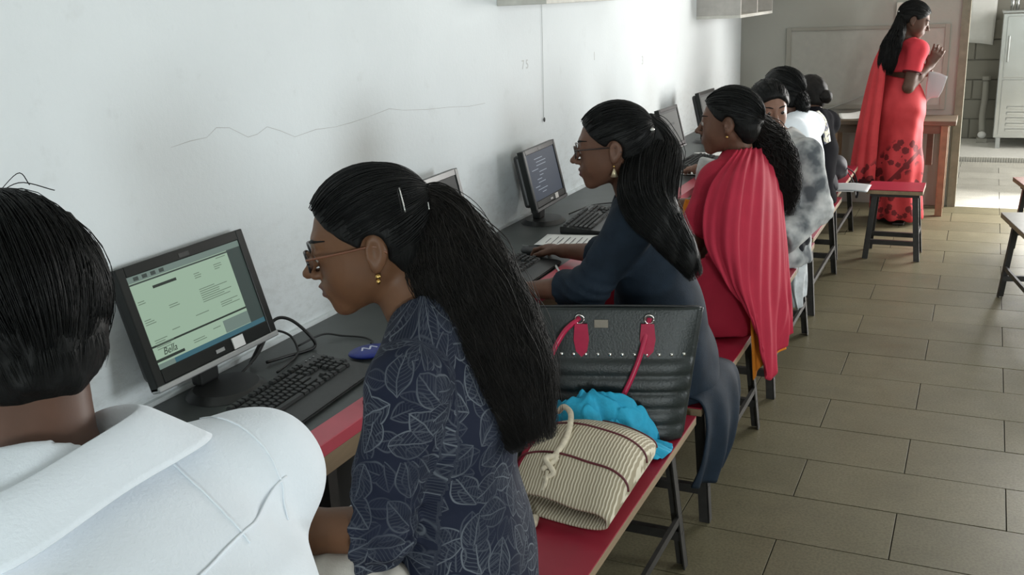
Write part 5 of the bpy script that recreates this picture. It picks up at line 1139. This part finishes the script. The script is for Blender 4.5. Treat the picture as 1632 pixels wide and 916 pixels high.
for a, b in (((632, 300, 1.60), (641, 340, 1.60)), ((636, 299, 1.60), (646, 338, 1.60)), ((682, 322, 1.645), (684, 334, 1.645))):
    tube('hair_grip', [at_px(*a) - P.o, (at_px(*a) + at_px(*b)) / 2 - P.o, at_px(*b) - P.o], 0.0012, M_GRIP if a[0] > 634 else H_BLK, P.root, 8, 6)
P.glasses(mat('spectacle_frame', (0.012, 0.011, 0.012), 0.3), tm=mat('spectacle_arm', (0.16, 0.06, 0.03), 0.35)); 
M_GOLD = mat('gold', (0.55, 0.36, 0.12), 0.3, 1.0)
er = P.H.w((-0.006, 0.085, -0.044)) - P.o; er_o = B().sph(er, 0.0052, (1, 1, 1.0), 12).obj('earring', M_GOLD, P.root, None, True); B().sph(er + np.array([0, 0, -0.0085]), 0.004, (1, 1, 1.2), 12).obj('earring_drop', M_GOLD, er_o, None, True)
P.garment('blouse', M_LEAF, 0.014, 1.07, 0.08, None, 0.0065, 0.007, hip=(0.195, 0.118), wst=(0.152, 0.105), cst=(0.150, 0.108), neck_r=0.056, cuff=0.030, arm_r=0.002, seed=2, arm_k=0.010)
P.trousers('trousers', M_CREAMP, -0.018, 0.009, 0.004, flare=0.0); P.shoes(M_SHOE)
sd = Sdf(); sd.ecap((0.955, 1.165, 0.745), (0.81, 1.10, 0.770), (0, 0, 1), (0.085, 0.085), (0.075, 0.085), k=0.03); sd.ecap((0.81, 1.10, 0.770), (0.70, 1.12, 0.66), (0, 0, 1), (0.075, 0.085), (0.06, 0.07), k=0.03)
v, f = sd.mesh(0.006, lambda x, y, z: 0.006 * np.sin(55 * x - 40 * z + 25 * y + 4 * vnoise(x * 12, y * 12, z * 12, 6)) + 0.004 * np.sin(120 * x + 40 * y + 30 * z), 1); np_mesh('folded_white_stole', v - P.o, f, M_CREAMP, P.root)
PA = P

# ---- woman in the navy kurta at the second computer
HB = Head(at_px(974, 232, 2.95), (-0.955, -0.30, -0.10), (-0.09, -0.03, 1), 1.06)
P = Person('woman in a navy kurta and spectacles with long straight hair, hand on mouse', (0.885, 2.845, 1.075), (-0.99, -0.10), (0.98, 2.93, 0.56), HB,
           (0.56, 2.72, 0.80), (0.472, 3.235, 0.795), elL=(0.80, 2.645, 0.85), poleR=(0.6, 0.2, -0.7), arm=(0.275, 0.265), sw=0.160, shdrop=0.055, shoff=(0, 0.04))
P.body(S_B, 0.0048, ({'d': (-1, 0.1, -0.1), 'n': (0, 0, 1), 's': (0, 1, 0), 'curl': 0.4}, {'d': (-0.86, 0.45, -0.02), 'n': (0.0, 0.1, 1), 's': (-0.4, -0.9, 0), 'curl': 0.35, 'sc': 1.08})); P.eyes()
P.hair_cap(H_BLK, 0.010, 0.005, 0.006, 0.0012)
gB = (-0.105, 0.0, 0.045); P.scalp_strands(H_BLK, gB, 900, 1.13, 0.0012, 0.012, 14, 6)
P.mane(H_BLK, [P.H.w((-0.085, 0, 0.045)), P.H.w((-0.112, 0, -0.03)), at_px(1032, 320, 2.80), at_px(1060, 362, 2.78), at_px(1088, 402, 2.80), at_px(1110, 442, 2.82)], [(0.055, 0.03), (0.085, 0.045), (0.080, 0.045), (0.062, 0.036), (0.046, 0.028), (0.022, 0.014)], 1900, 34, 0.0011, 0.0030, 2.5, 9, 0.85, side=(0.55, 0.8, 0.3), ragged=0.25)
cl = P.H.w((-0.118, 0.035, 0.035)) - P.o; B().sph(cl, 0.008, (1, 1.6, 0.8), 12).obj('hair_clip', mat('clip_metal', (0.6, 0.6, 0.58), 0.25, 0.9), P.root, None, True)
P.glasses(mat('spectacle_frame_brown', (0.03, 0.02, 0.018), 0.3))
er = P.H.w((-0.006, 0.086, -0.046)) - P.o
e = B().sph(er, 0.004, (1, 1, 1), 10).obj('earring', M_GOLD, P.root, None, True); B().cyl(er + np.array([0, 0, -0.030]), er + np.array([0, 0, -0.006]), 0.011, 0.002, 10).obj('earring_drop', mat('pale_gold', (0.7, 0.6, 0.4), 0.35, 0.7), e, None, True)
P.garment('kurta', M_NAVY, 0.014, 1.42, 0.08, None, 0.0075, 0.007, hip=(0.185, 0.135), wst=(0.145, 0.112), cst=(0.145, 0.10), neck_r=0.058, cuff=0.010, arm_r=0.004, thighs=True, seed=7)
# kurta tail falling over the bench side
o = P.o
g = np.array([[(0.91, 2.80, 0.55), (0.93, 2.90, 0.56), (0.93, 3.02, 0.56), (0.93, 3.10, 0.54)], [(1.05, 2.765, 0.50), (1.06, 2.88, 0.525), (1.07, 3.02, 0.53), (1.06, 3.16, 0.485)], [(1.13, 2.765, 0.475), (1.145, 2.88, 0.49), (1.155, 3.02, 0.488), (1.15, 3.14, 0.466)], [(1.15, 2.76, 0.40), (1.175, 2.88, 0.40), (1.185, 3.02, 0.39), (1.175, 3.12, 0.37)], [(1.14, 2.74, 0.30), (1.175, 2.86, 0.285), (1.18, 2.98, 0.27), (1.165, 3.07, 0.27)], [(1.11, 2.73, 0.20), (1.14, 2.84, 0.165), (1.15, 2.94, 0.16), (1.13, 3.03, 0.19)]])
sheet('kurta_tail', g - o - np.array([0.02, 0, 0]), M_NAVY, P.root, (50, 50), 0.006, lambda u, v: 0.012 * np.sin(v * 17 + 2 * np.sin(u * 3)) * np.clip(u - 0.35, 0, 1) * 1.6)
P.trousers('trousers', M_DARKT); P.shoes(M_SHOE)
PB = P

# ---- woman in crimson
HC = Head(at_px(1160, 193, 3.72), (-0.97, -0.10, -0.06), (-0.05, 0, 1), 1.05)
P = Person('woman in a crimson kurta and scarf with a full ponytail', (1.005, 3.755, 1.055), (-0.97, 0.2), (0.96, 3.60, 0.56), HC, (0.62, 3.50, 0.80), (0.58, 3.95, 0.80), poleL=(0.4, -0.3, -1), poleR=(0.4, 0.3, -1), sw=0.16)
P.body(S_B, 0.0065); P.eyes()
P.hair_cap(H_BLK, 0.012, 0.006, 0.006, 0.002); P.scalp_strands(H_BLK, (-0.10, 0.0, 0.0), 600, 1.15, 0.0014, 0.014, 12, 7)
P.mane(H_BRN, [P.H.w((-0.085, 0, 0.0)), at_px(1212, 215, 3.80), at_px(1232, 255, 3.86), at_px(1246, 300, 3.90), at_px(1250, 345, 3.90)], [(0.03, 0.03), (0.072, 0.06), (0.085, 0.065), (0.068, 0.05), (0.03, 0.025)], 1100, 28, 0.0016, 0.011, 4.5, 12, 0.75, side=(0.9, 0.3, 0.2), ragged=0.25)
er = P.H.w((-0.006, 0.086, -0.046)) - P.o; B().sph(er, 0.005, (1, 1, 1), 10).obj('earring', M_GOLD, P.root, None, True)
P.garment('kurta', M_CRIM, 0.020, 0.8, 0.08, None, 0.009, 0.008, hip=(0.20, 0.15), wst=(0.16, 0.125), neck_r=0.060, thighs=True, seed=11)
# scarf over the near shoulder and back, falling past the bench
o = P.o; a = at_px
g = np.array([[a(1172, 240, 3.60), a(1190, 236, 3.64), a(1208, 236, 3.74), a(1222, 246, 3.86), a(1228, 262, 3.95)],
              [a(1130, 305, 3.50), a(1175, 285, 3.48), a(1212, 270, 3.58), a(1236, 290, 3.76), a(1246, 305, 3.9)],
              [a(1122, 380, 3.46), a(1168, 370, 3.44), a(1212, 360, 3.54), a(1244, 370, 3.70), a(1252, 375, 3.84)],
              [a(1150, 440, 3.47), a(1178, 448, 3.46), a(1214, 450, 3.54), a(1248, 450, 3.68), a(1257, 450, 3.80)],
              [a(1180, 478, 3.50), a(1196, 500, 3.50), a(1220, 520, 3.56), a(1250, 500, 3.68), a(1262, 495, 3.78)],
              [a(1205, 500, 3.53), a(1214, 560, 3.55), a(1228, 606, 3.58), a(1243, 560, 3.68), a(1266, 530, 3.76)]])
sheet('scarf', g - o, M_SCARF, P.root, (70, 80), 0.004, lambda u, v: 0.011 * np.sin(v * 26 + 1.5 * np.sin(u * 4)) * (0.25 + u) * (0.6 + 0.4 * np.sin(u * 5 + v * 3)) + 0.004 * np.sin(v * 60 + u * 9))
g2 = np.array([[a(1196, 500, 3.60), a(1215, 500, 3.64), a(1240, 500, 3.72)], [a(1198, 560, 3.60), a(1218, 560, 3.63), a(1246, 535, 3.71)], [a(1200, 606, 3.60), a(1220, 575, 3.63), a(1252, 556, 3.71)]])
sheet('kurta_lining', g2 - o, M_ORNG, P.root, (20, 20), 0.003, lambda u, v: 0.005 * np.sin(v * 20))
g3 = np.array([[a(1092, 318, 3.80), a(1104, 318, 3.76), a(1120, 320, 3.70)], [a(1088, 334, 3.80), a(1102, 336, 3.75), a(1120, 340, 3.70)], [a(1092, 350, 3.80), a(1102, 356, 3.76), a(1120, 360, 3.70)]])
sheet('orange_panel', g3 - o, M_ORNG, P.root, (20, 20), 0.004, lambda u, v: 0.006 * np.sin(v * 16))
P.trousers('trousers', M_ORNG); P.shoes(M_SHOE)

# ---- person in the grey mottled shirt, looking round
def tie_dye():
    m, t = new_mat('grey_mottled_cotton', 0.85, 0.15); co = t.coord()
    t.color(t.ramp(t.noise(co, 9.0, 3, 0.5), [(0.36, (0.10, 0.11, 0.12)), (0.50, (0.34, 0.35, 0.35)), (0.64, (0.56, 0.56, 0.55))])); t.bump(t.noise(co, 240, 2), 0.15, 0.001); return m
M_TIE = tie_dye()
HD = Head(at_px(1226, 172, 4.62), (0.50, -0.85, -0.18), (0.02, -0.1, 1), 1.04)
P = Person('person in a grey mottled shirt turning the face toward the aisle', (0.985, 4.76, 0.985), (-0.80, -0.35), (1.0, 4.62, 0.56), HD, at_px(1240, 388, 4.42), (0.50, 5.0, 0.80), elL=at_px(1303, 335, 4.55), poleR=(0.3, 0.5, -1), sw=0.165, arm=(0.28, 0.25), shoff=(-0.06, 0))
P.body(S_D, 0.0065, ({'d': (-0.7, -0.3, -0.1), 'n': (0.1, -0.2, 1), 's': (0, 1, 0), 'curl': 0.6}, {'d': (-0.5, 1, -0.1), 'n': (0, 0, 1), 's': (-1, -0.3, 0)})); P.eyes()
P.hair_cap(H_BLK, 0.013, 0.006, 0.004, 0.003, 0.006); P.scalp_strands(H_BLK, (-0.09, 0, 0.03), 450, 1.16, 0.0014, 0.02, 10, 9)
sheet('hair_ribbon', np.array([[a(1196, 168, 4.62), a(1200, 166, 4.60)], [a(1193, 182, 4.64), a(1197, 181, 4.62)], [a(1188, 192, 4.66), a(1191, 193, 4.64)]]) - P.o, M_WHITE, P.root, (14, 6), 0.004)
P.garment('shirt', M_TIE, 0.022, 1.95, 0.08, None, 0.009, 0.007, hip=(0.175, 0.13), wst=(0.14, 0.11), cst=(0.14, 0.098), neck_r=0.060, arm_r=0.004, cuff=0.010, seed=15)
g = np.array([[a(1256, 385, 4.55), a(1275, 380, 4.55), a(1287, 378, 4.62)], [a(1252, 425, 4.52), a(1273, 415, 4.53), a(1290, 405, 4.62)], [a(1256, 450, 4.52), a(1270, 455, 4.53), a(1288, 440, 4.62)], [a(1268, 490, 4.54), a(1274, 492, 4.55), a(1282, 470, 4.60)]])
sheet('shirt_tail', g - P.o, cloth('silvery_mottled_cotton', (0.52, 0.54, 0.55), 0.45, 14), P.root, (36, 30), 0.004, lambda u, v: 0.012 * np.sin(v * 16 + 4 * u))
P.trousers('trousers', M_DARKT); P.shoes(M_SHOE)

# ---- person in the white half-sleeved shirt, facing the counter
HE = Head(at_px(1244, 146, 5.25), (-0.95, 0.25, -0.05), (-0.05, 0, 1), 1.04)
P = Person('person in a white half-sleeved shirt with black hair, facing the counter', (0.925, 5.42, 0.995), (-0.95, 0.2), (0.93, 5.44, 0.56), HE, (0.62, 5.2, 0.82), (0.52, 5.6, 0.80), poleL=(1.0, -0.1, -0.8), poleR=(0.4, 0.3, -1), sw=0.17, arm=(0.28, 0.26), shoff=(-0.05, 0))
P.body(S_C, 0.008); P.eyes(); P.hair_cap(H_BLK, 0.014, 0.007, 0.006, 0.003); P.scalp_strands(H_BLK, (-0.09, 0, 0.0), 300, 1.17, 0.0016, 0.02, 9, 10)
P.mane(H_BLK, [P.H.w((-0.09, 0, 0.0)), P.H.w((-0.115, 0.0, -0.06)), P.H.w((-0.12, 0, -0.12))], [(0.04, 0.03), (0.05, 0.035), (0.03, 0.02)], 250, 16, 0.002, 0.006, 3, 14, 0.8)
P.garment('shirt', M_WHITE, 0.028, 0.95, 0.08, None, 0.010, 0.006, neck_r=0.062, cuff=0.022, hip=(0.18, 0.13), wst=(0.165, 0.125), seed=17, arm_r=0.012)
P.trousers('trousers', M_DARKT); P.shoes(M_SHOE)

# ---- person in dark clothes with a pale strap, at the end of the row
HF = Head(at_px(1288, 152, 5.85), (-0.9, 0.4, -0.15), (-0.05, 0, 1), 0.98)
P = Person('person in dark clothes with a pale patterned strap down the back', (0.925, 6.03, 0.945), (-0.9, 0.35), (0.94, 5.93, 0.56), HF, (0.6, 5.9, 0.80), (0.55, 6.3, 0.80), poleL=(1.0, -0.1, -0.8), poleR=(0.4, 0.3, -1), sw=0.155)
P.body(S_C, 0.009); P.eyes(); P.hair_cap(H_BRN, 0.012, 0.008, 0.004, 0.004)
bn = Sdf(); bn.ell(P.H.w((-0.115, 0.0, -0.02)) - P.o, (0.040, 0.045, 0.042), k=0.01); v, f = bn.mesh(0.006, lambda x, y, z: 0.004 * vnoise(x * 50, y * 50, z * 50)); np_mesh('hair_bun', v, f, H_BRN, P.root)
P.garment('tunic', mat('black_tunic', (0.006, 0.006, 0.008), 0.9, var=0.2, bump=0.2, bscale=260, spec=0.04), 0.020, 1.6, 0.08, None, 0.011, 0.006, neck_r=0.058, seed=19)
def strap_mat():
    m, t = new_mat('pale_patterned_strap', 0.7); co = t.coord(); n = t.noise(co, 40.0, 1)
    t.color(t.ramp(n, [(0.40, (0.10, 0.10, 0.14)), (0.47, (0.62, 0.58, 0.42)), (0.62, (0.72, 0.72, 0.74))])); return m
g = np.array([[a(1297, 178, 5.63), a(1305, 176, 5.67)], [a(1306, 190, 5.595), a(1315, 187, 5.63)], [a(1312, 208, 5.59), a(1321, 204, 5.625)], [a(1315, 230, 5.60), a(1324, 225, 5.635)]])
sheet('strap', g - P.o, strap_mat(), P.root, (20, 6), 0.006)
P.trousers('trousers', M_DARKT); P.shoes(M_SHOE)

# ---- standing woman in the coral sari
def sari_mat():
    m, t = new_mat('coral_sari', 0.65, 0.3); co = t.coord(); s = t.n('ShaderNodeSeparateXYZ', None, Vector=co); x, z = s.outputs[0], s.outputs[2]
    base = t.ramp(t.noise(co, 8, 3), [(0.3, (0.50, 0.036, 0.044)), (0.7, (0.62, 0.054, 0.062))])
    diag = t.math('SUBTRACT', z, t.math('MULTIPLY', x, 1.15))                 # slanted border of the front drape
    def band(v, c, w): return t.n('ShaderNodeMapRange', None, Value=t.math('ABSOLUTE', t.math('SUBTRACT', v, c)), From_Min=w, From_Max=w * 0.8).outputs[0]
    gate = t.math('LESS_THAN', z, 0.68)
    bd = t.math('MULTIPLY', band(diag, 0.345, 0.022), gate)
    vo = t.n('ShaderNodeTexVoronoi', None, Vector=co, Scale=17.0); dist, rnd = vo.outputs['Distance'], t.n('ShaderNodeSeparateColor', None, Color=vo.outputs['Color']).outputs[0]
    pet = t.math('ADD', 0.30, t.math('MULTIPLY', t.noise(co, 90, 1), 0.22)); fl = t.math('LESS_THAN', dist, t.math('MULTIPLY', pet, 1.15)); some = t.math('GREATER_THAN', rnd, 0.12)
    near = band(diag, 0.44, 0.19); hemz = t.math('LESS_THAN', z, 0.17); zone = t.math('MAXIMUM', t.math('MULTIPLY', near, t.math('LESS_THAN', z, 0.62)), hemz)
    few = t.math('MULTIPLY', t.math('GREATER_THAN', rnd, 0.80), t.math('LESS_THAN', z, 0.5))
    pat = t.math('MAXIMUM', t.math('MULTIPLY', fl, t.math('MAXIMUM', t.math('MULTIPLY', some, zone), few)), bd)
    t.color(t.mix(t.math('MULTIPLY', pat, 0.85), base, (0.10, 0.012, 0.015, 1))); t.bump(t.noise(co, 200, 2), 0.15, 0.001); return m
M_SARI = sari_mat(); M_BLOUSE = cloth('coral_blouse', (0.60, 0.046, 0.062), 0.08); M_BORD = cloth('maroon_border', (0.07, 0.012, 0.015), 0.2)
HG = Head((1.342, 7.62, 1.430), (0.82, 0.10, -0.36), (0.30, 0, 1), 1.03)
P = Person('woman in a coral sari standing and holding a paper', (1.285, 7.64, 1.275), (0.72, 0.62), (1.275, 7.63, 0.83), HG, (1.36, 7.86, 1.02), (1.46, 7.60, 1.12), poleL=(0, 0, -1), poleR=(-0.3, -0.4, -1), sw=0.15, stand=True, arm=(0.26, 0.23), shdrop=0.045)
P.body(S_C, 0.0065, ({'d': (0.7, 0, 0.4), 'n': (0, 1, 0), 's': (0, 0, 1)}, {'d': (0.45, 0.1, 0.9), 'n': (0.3, -0.9, 0.2), 's': (-0.6, 0.1, 0.5), 'curl': 0.25, 'sc': 1.1})); P.eyes()
P.hair_cap(H_BLK, 0.010, 0.006, 0.004, 0.001); P.scalp_strands(H_BLK, (-0.11, 0, 0.0), 450, 1.13, 0.0014, 0.012, 10, 21)
P.mane(H_BLK, [P.H.w((-0.09, 0, 0.0)), np.array([1.245, 7.53, 1.37]), np.array([1.21, 7.50, 1.27]), np.array([1.19, 7.48, 1.16]), np.array([1.18, 7.48, 1.075])], [(0.03, 0.03), (0.05, 0.04), (0.072, 0.042), (0.066, 0.04), (0.05, 0.02)], 700, 24, 0.002, 0.004, 3, 22, 0.85, side=(0.9, -0.3, 0.2), ragged=0.12)
B().sph(P.H.w((-0.115, -0.02, 0.015)) - P.o, 0.012, (1, 1.4, 0.7), 12).obj('hair_clip', MATS['clip_metal'], P.root, None, True)
P.garment('blouse', M_BLOUSE, 0.010, 0.62, 0, 1.085, 0.007, 0.004, neck_r=0.070, neck_up=-0.03, hip=(0.15, 0.11), wst=(0.135, 0.10), cst=(0.145, 0.105), seed=23)
for sh, el in ((P.shL, P.elL), (P.shR, P.elR)):
    c = sh + (el - sh) * 0.60; d = unit(el - sh); e1 = unit(np.cross(d, (0.2, 0.9, 0.1))); e2 = np.cross(d, e1)
    tube('sleeve_border', [c + 0.0605 * (e1 * math.cos(q) + e2 * math.sin(q)) - P.o for q in np.linspace(0, 2 * math.pi, 17)], 0.006, M_BORD, P.root, 40, 6)
sd = Sdf(); pv = P.pel
sd.ecap((1.275, 7.63, 1.03), (1.27, 7.63, 0.84), P.left, (0.140, 0.115), (0.190, 0.155), k=0.06); sd.ecap((1.27, 7.63, 0.84), (1.285, 7.63, 0.42), P.left, (0.190, 0.155), (0.185, 0.150), k=0.06); sd.ecap((1.285, 7.63, 0.42), (1.30, 7.63, 0.06), P.left, (0.185, 0.15), (0.205, 0.165), k=0.06)
sd.add(lambda x, y, z: 0.035 - z + 0 * x + 0 * y, (-9, -9, -9), (9, 20, 9), 0.004, 'i'); sd.add(lambda x, y, z: z - 1.045 + 0.15 * (x - 1.28) + 0 * y, (-9, -9, -9), (9, 20, 9), 0.006, 'i')
ctr = (1.285, 7.63)
v, f = sd.mesh(0.010, lambda x, y, z: 0.010 * np.clip(1.0 - z, 0, 1) * np.sin(9 * np.arctan2(y - ctr[1], x - ctr[0]) + 2.0 * np.sin(z * 4)) + 0.004 * np.sin(z * 40 + 20 * x + 4 * vnoise(x * 8, y * 8, z * 8)) * np.clip(z - 0.4, 0, 0.6), 1)
np_mesh('sari_skirt', v - P.o, f, M_SARI, P.root)
g = np.array([[(1.22, 7.53, 1.29), (1.18, 7.59, 1.295), (1.14, 7.66, 1.27)], [(1.19, 7.46, 1.18), (1.13, 7.50, 1.16), (1.09, 7.62, 1.14)], [(1.18, 7.45, 0.98), (1.10, 7.48, 0.96), (1.05, 7.60, 0.95)], [(1.165, 7.43, 0.72), (1.07, 7.46, 0.70), (1.01, 7.58, 0.70)], [(1.16, 7.42, 0.50), (1.05, 7.45, 0.48), (0.98, 7.58, 0.48)], [(1.155, 7.42, 0.33), (1.04, 7.45, 0.32), (0.97, 7.57, 0.33)]])
pal = sheet('sari_shawl_end', g - P.o, M_SARI, P.root, (60, 36), 0.004, lambda u, v: 0.012 * np.sin(v * 18 + u * 2) * (0.3 + u))
sheet('shawl_border', np.array([[(1.156, 7.415, 0.345), (1.041, 7.446, 0.335), (0.968, 7.57, 0.345)], [(1.155, 7.415, 0.315), (1.040, 7.446, 0.305), (0.967, 7.57, 0.315)]]) - P.o, M_BORD, pal, (8, 30), 0.006)
for an in (P.anL, P.anR):
    q = an - P.o + np.array([0, 0, -0.058]); B().box((q[0] - 0.04, q[1] - 0.10, 0.002), (q[0] + 0.04, q[1] + 0.13, 0.018), bev=0.006).obj('sandal', M_SHOE, P.root)
pg = thing('held_paper', 'sheet of white paper held by the woman in the coral sari', 'paper', (1.50, 7.60, 1.0))
sheet('sheet', [[(-0.045, 0.01, 0.08), (0.015, 0.0, 0.07), (0.08, -0.012, 0.045)], [(-0.055, 0.02, -0.02), (0.0, 0.008, -0.02), (0.055, -0.006, -0.05)], [(-0.05, 0.03, -0.145), (-0.02, 0.02, -0.11), (0.03, 0.0, -0.10)]], mat('grey_white_paper', (0.60, 0.60, 0.62), 0.7), pg, (12, 12), 0.0015)
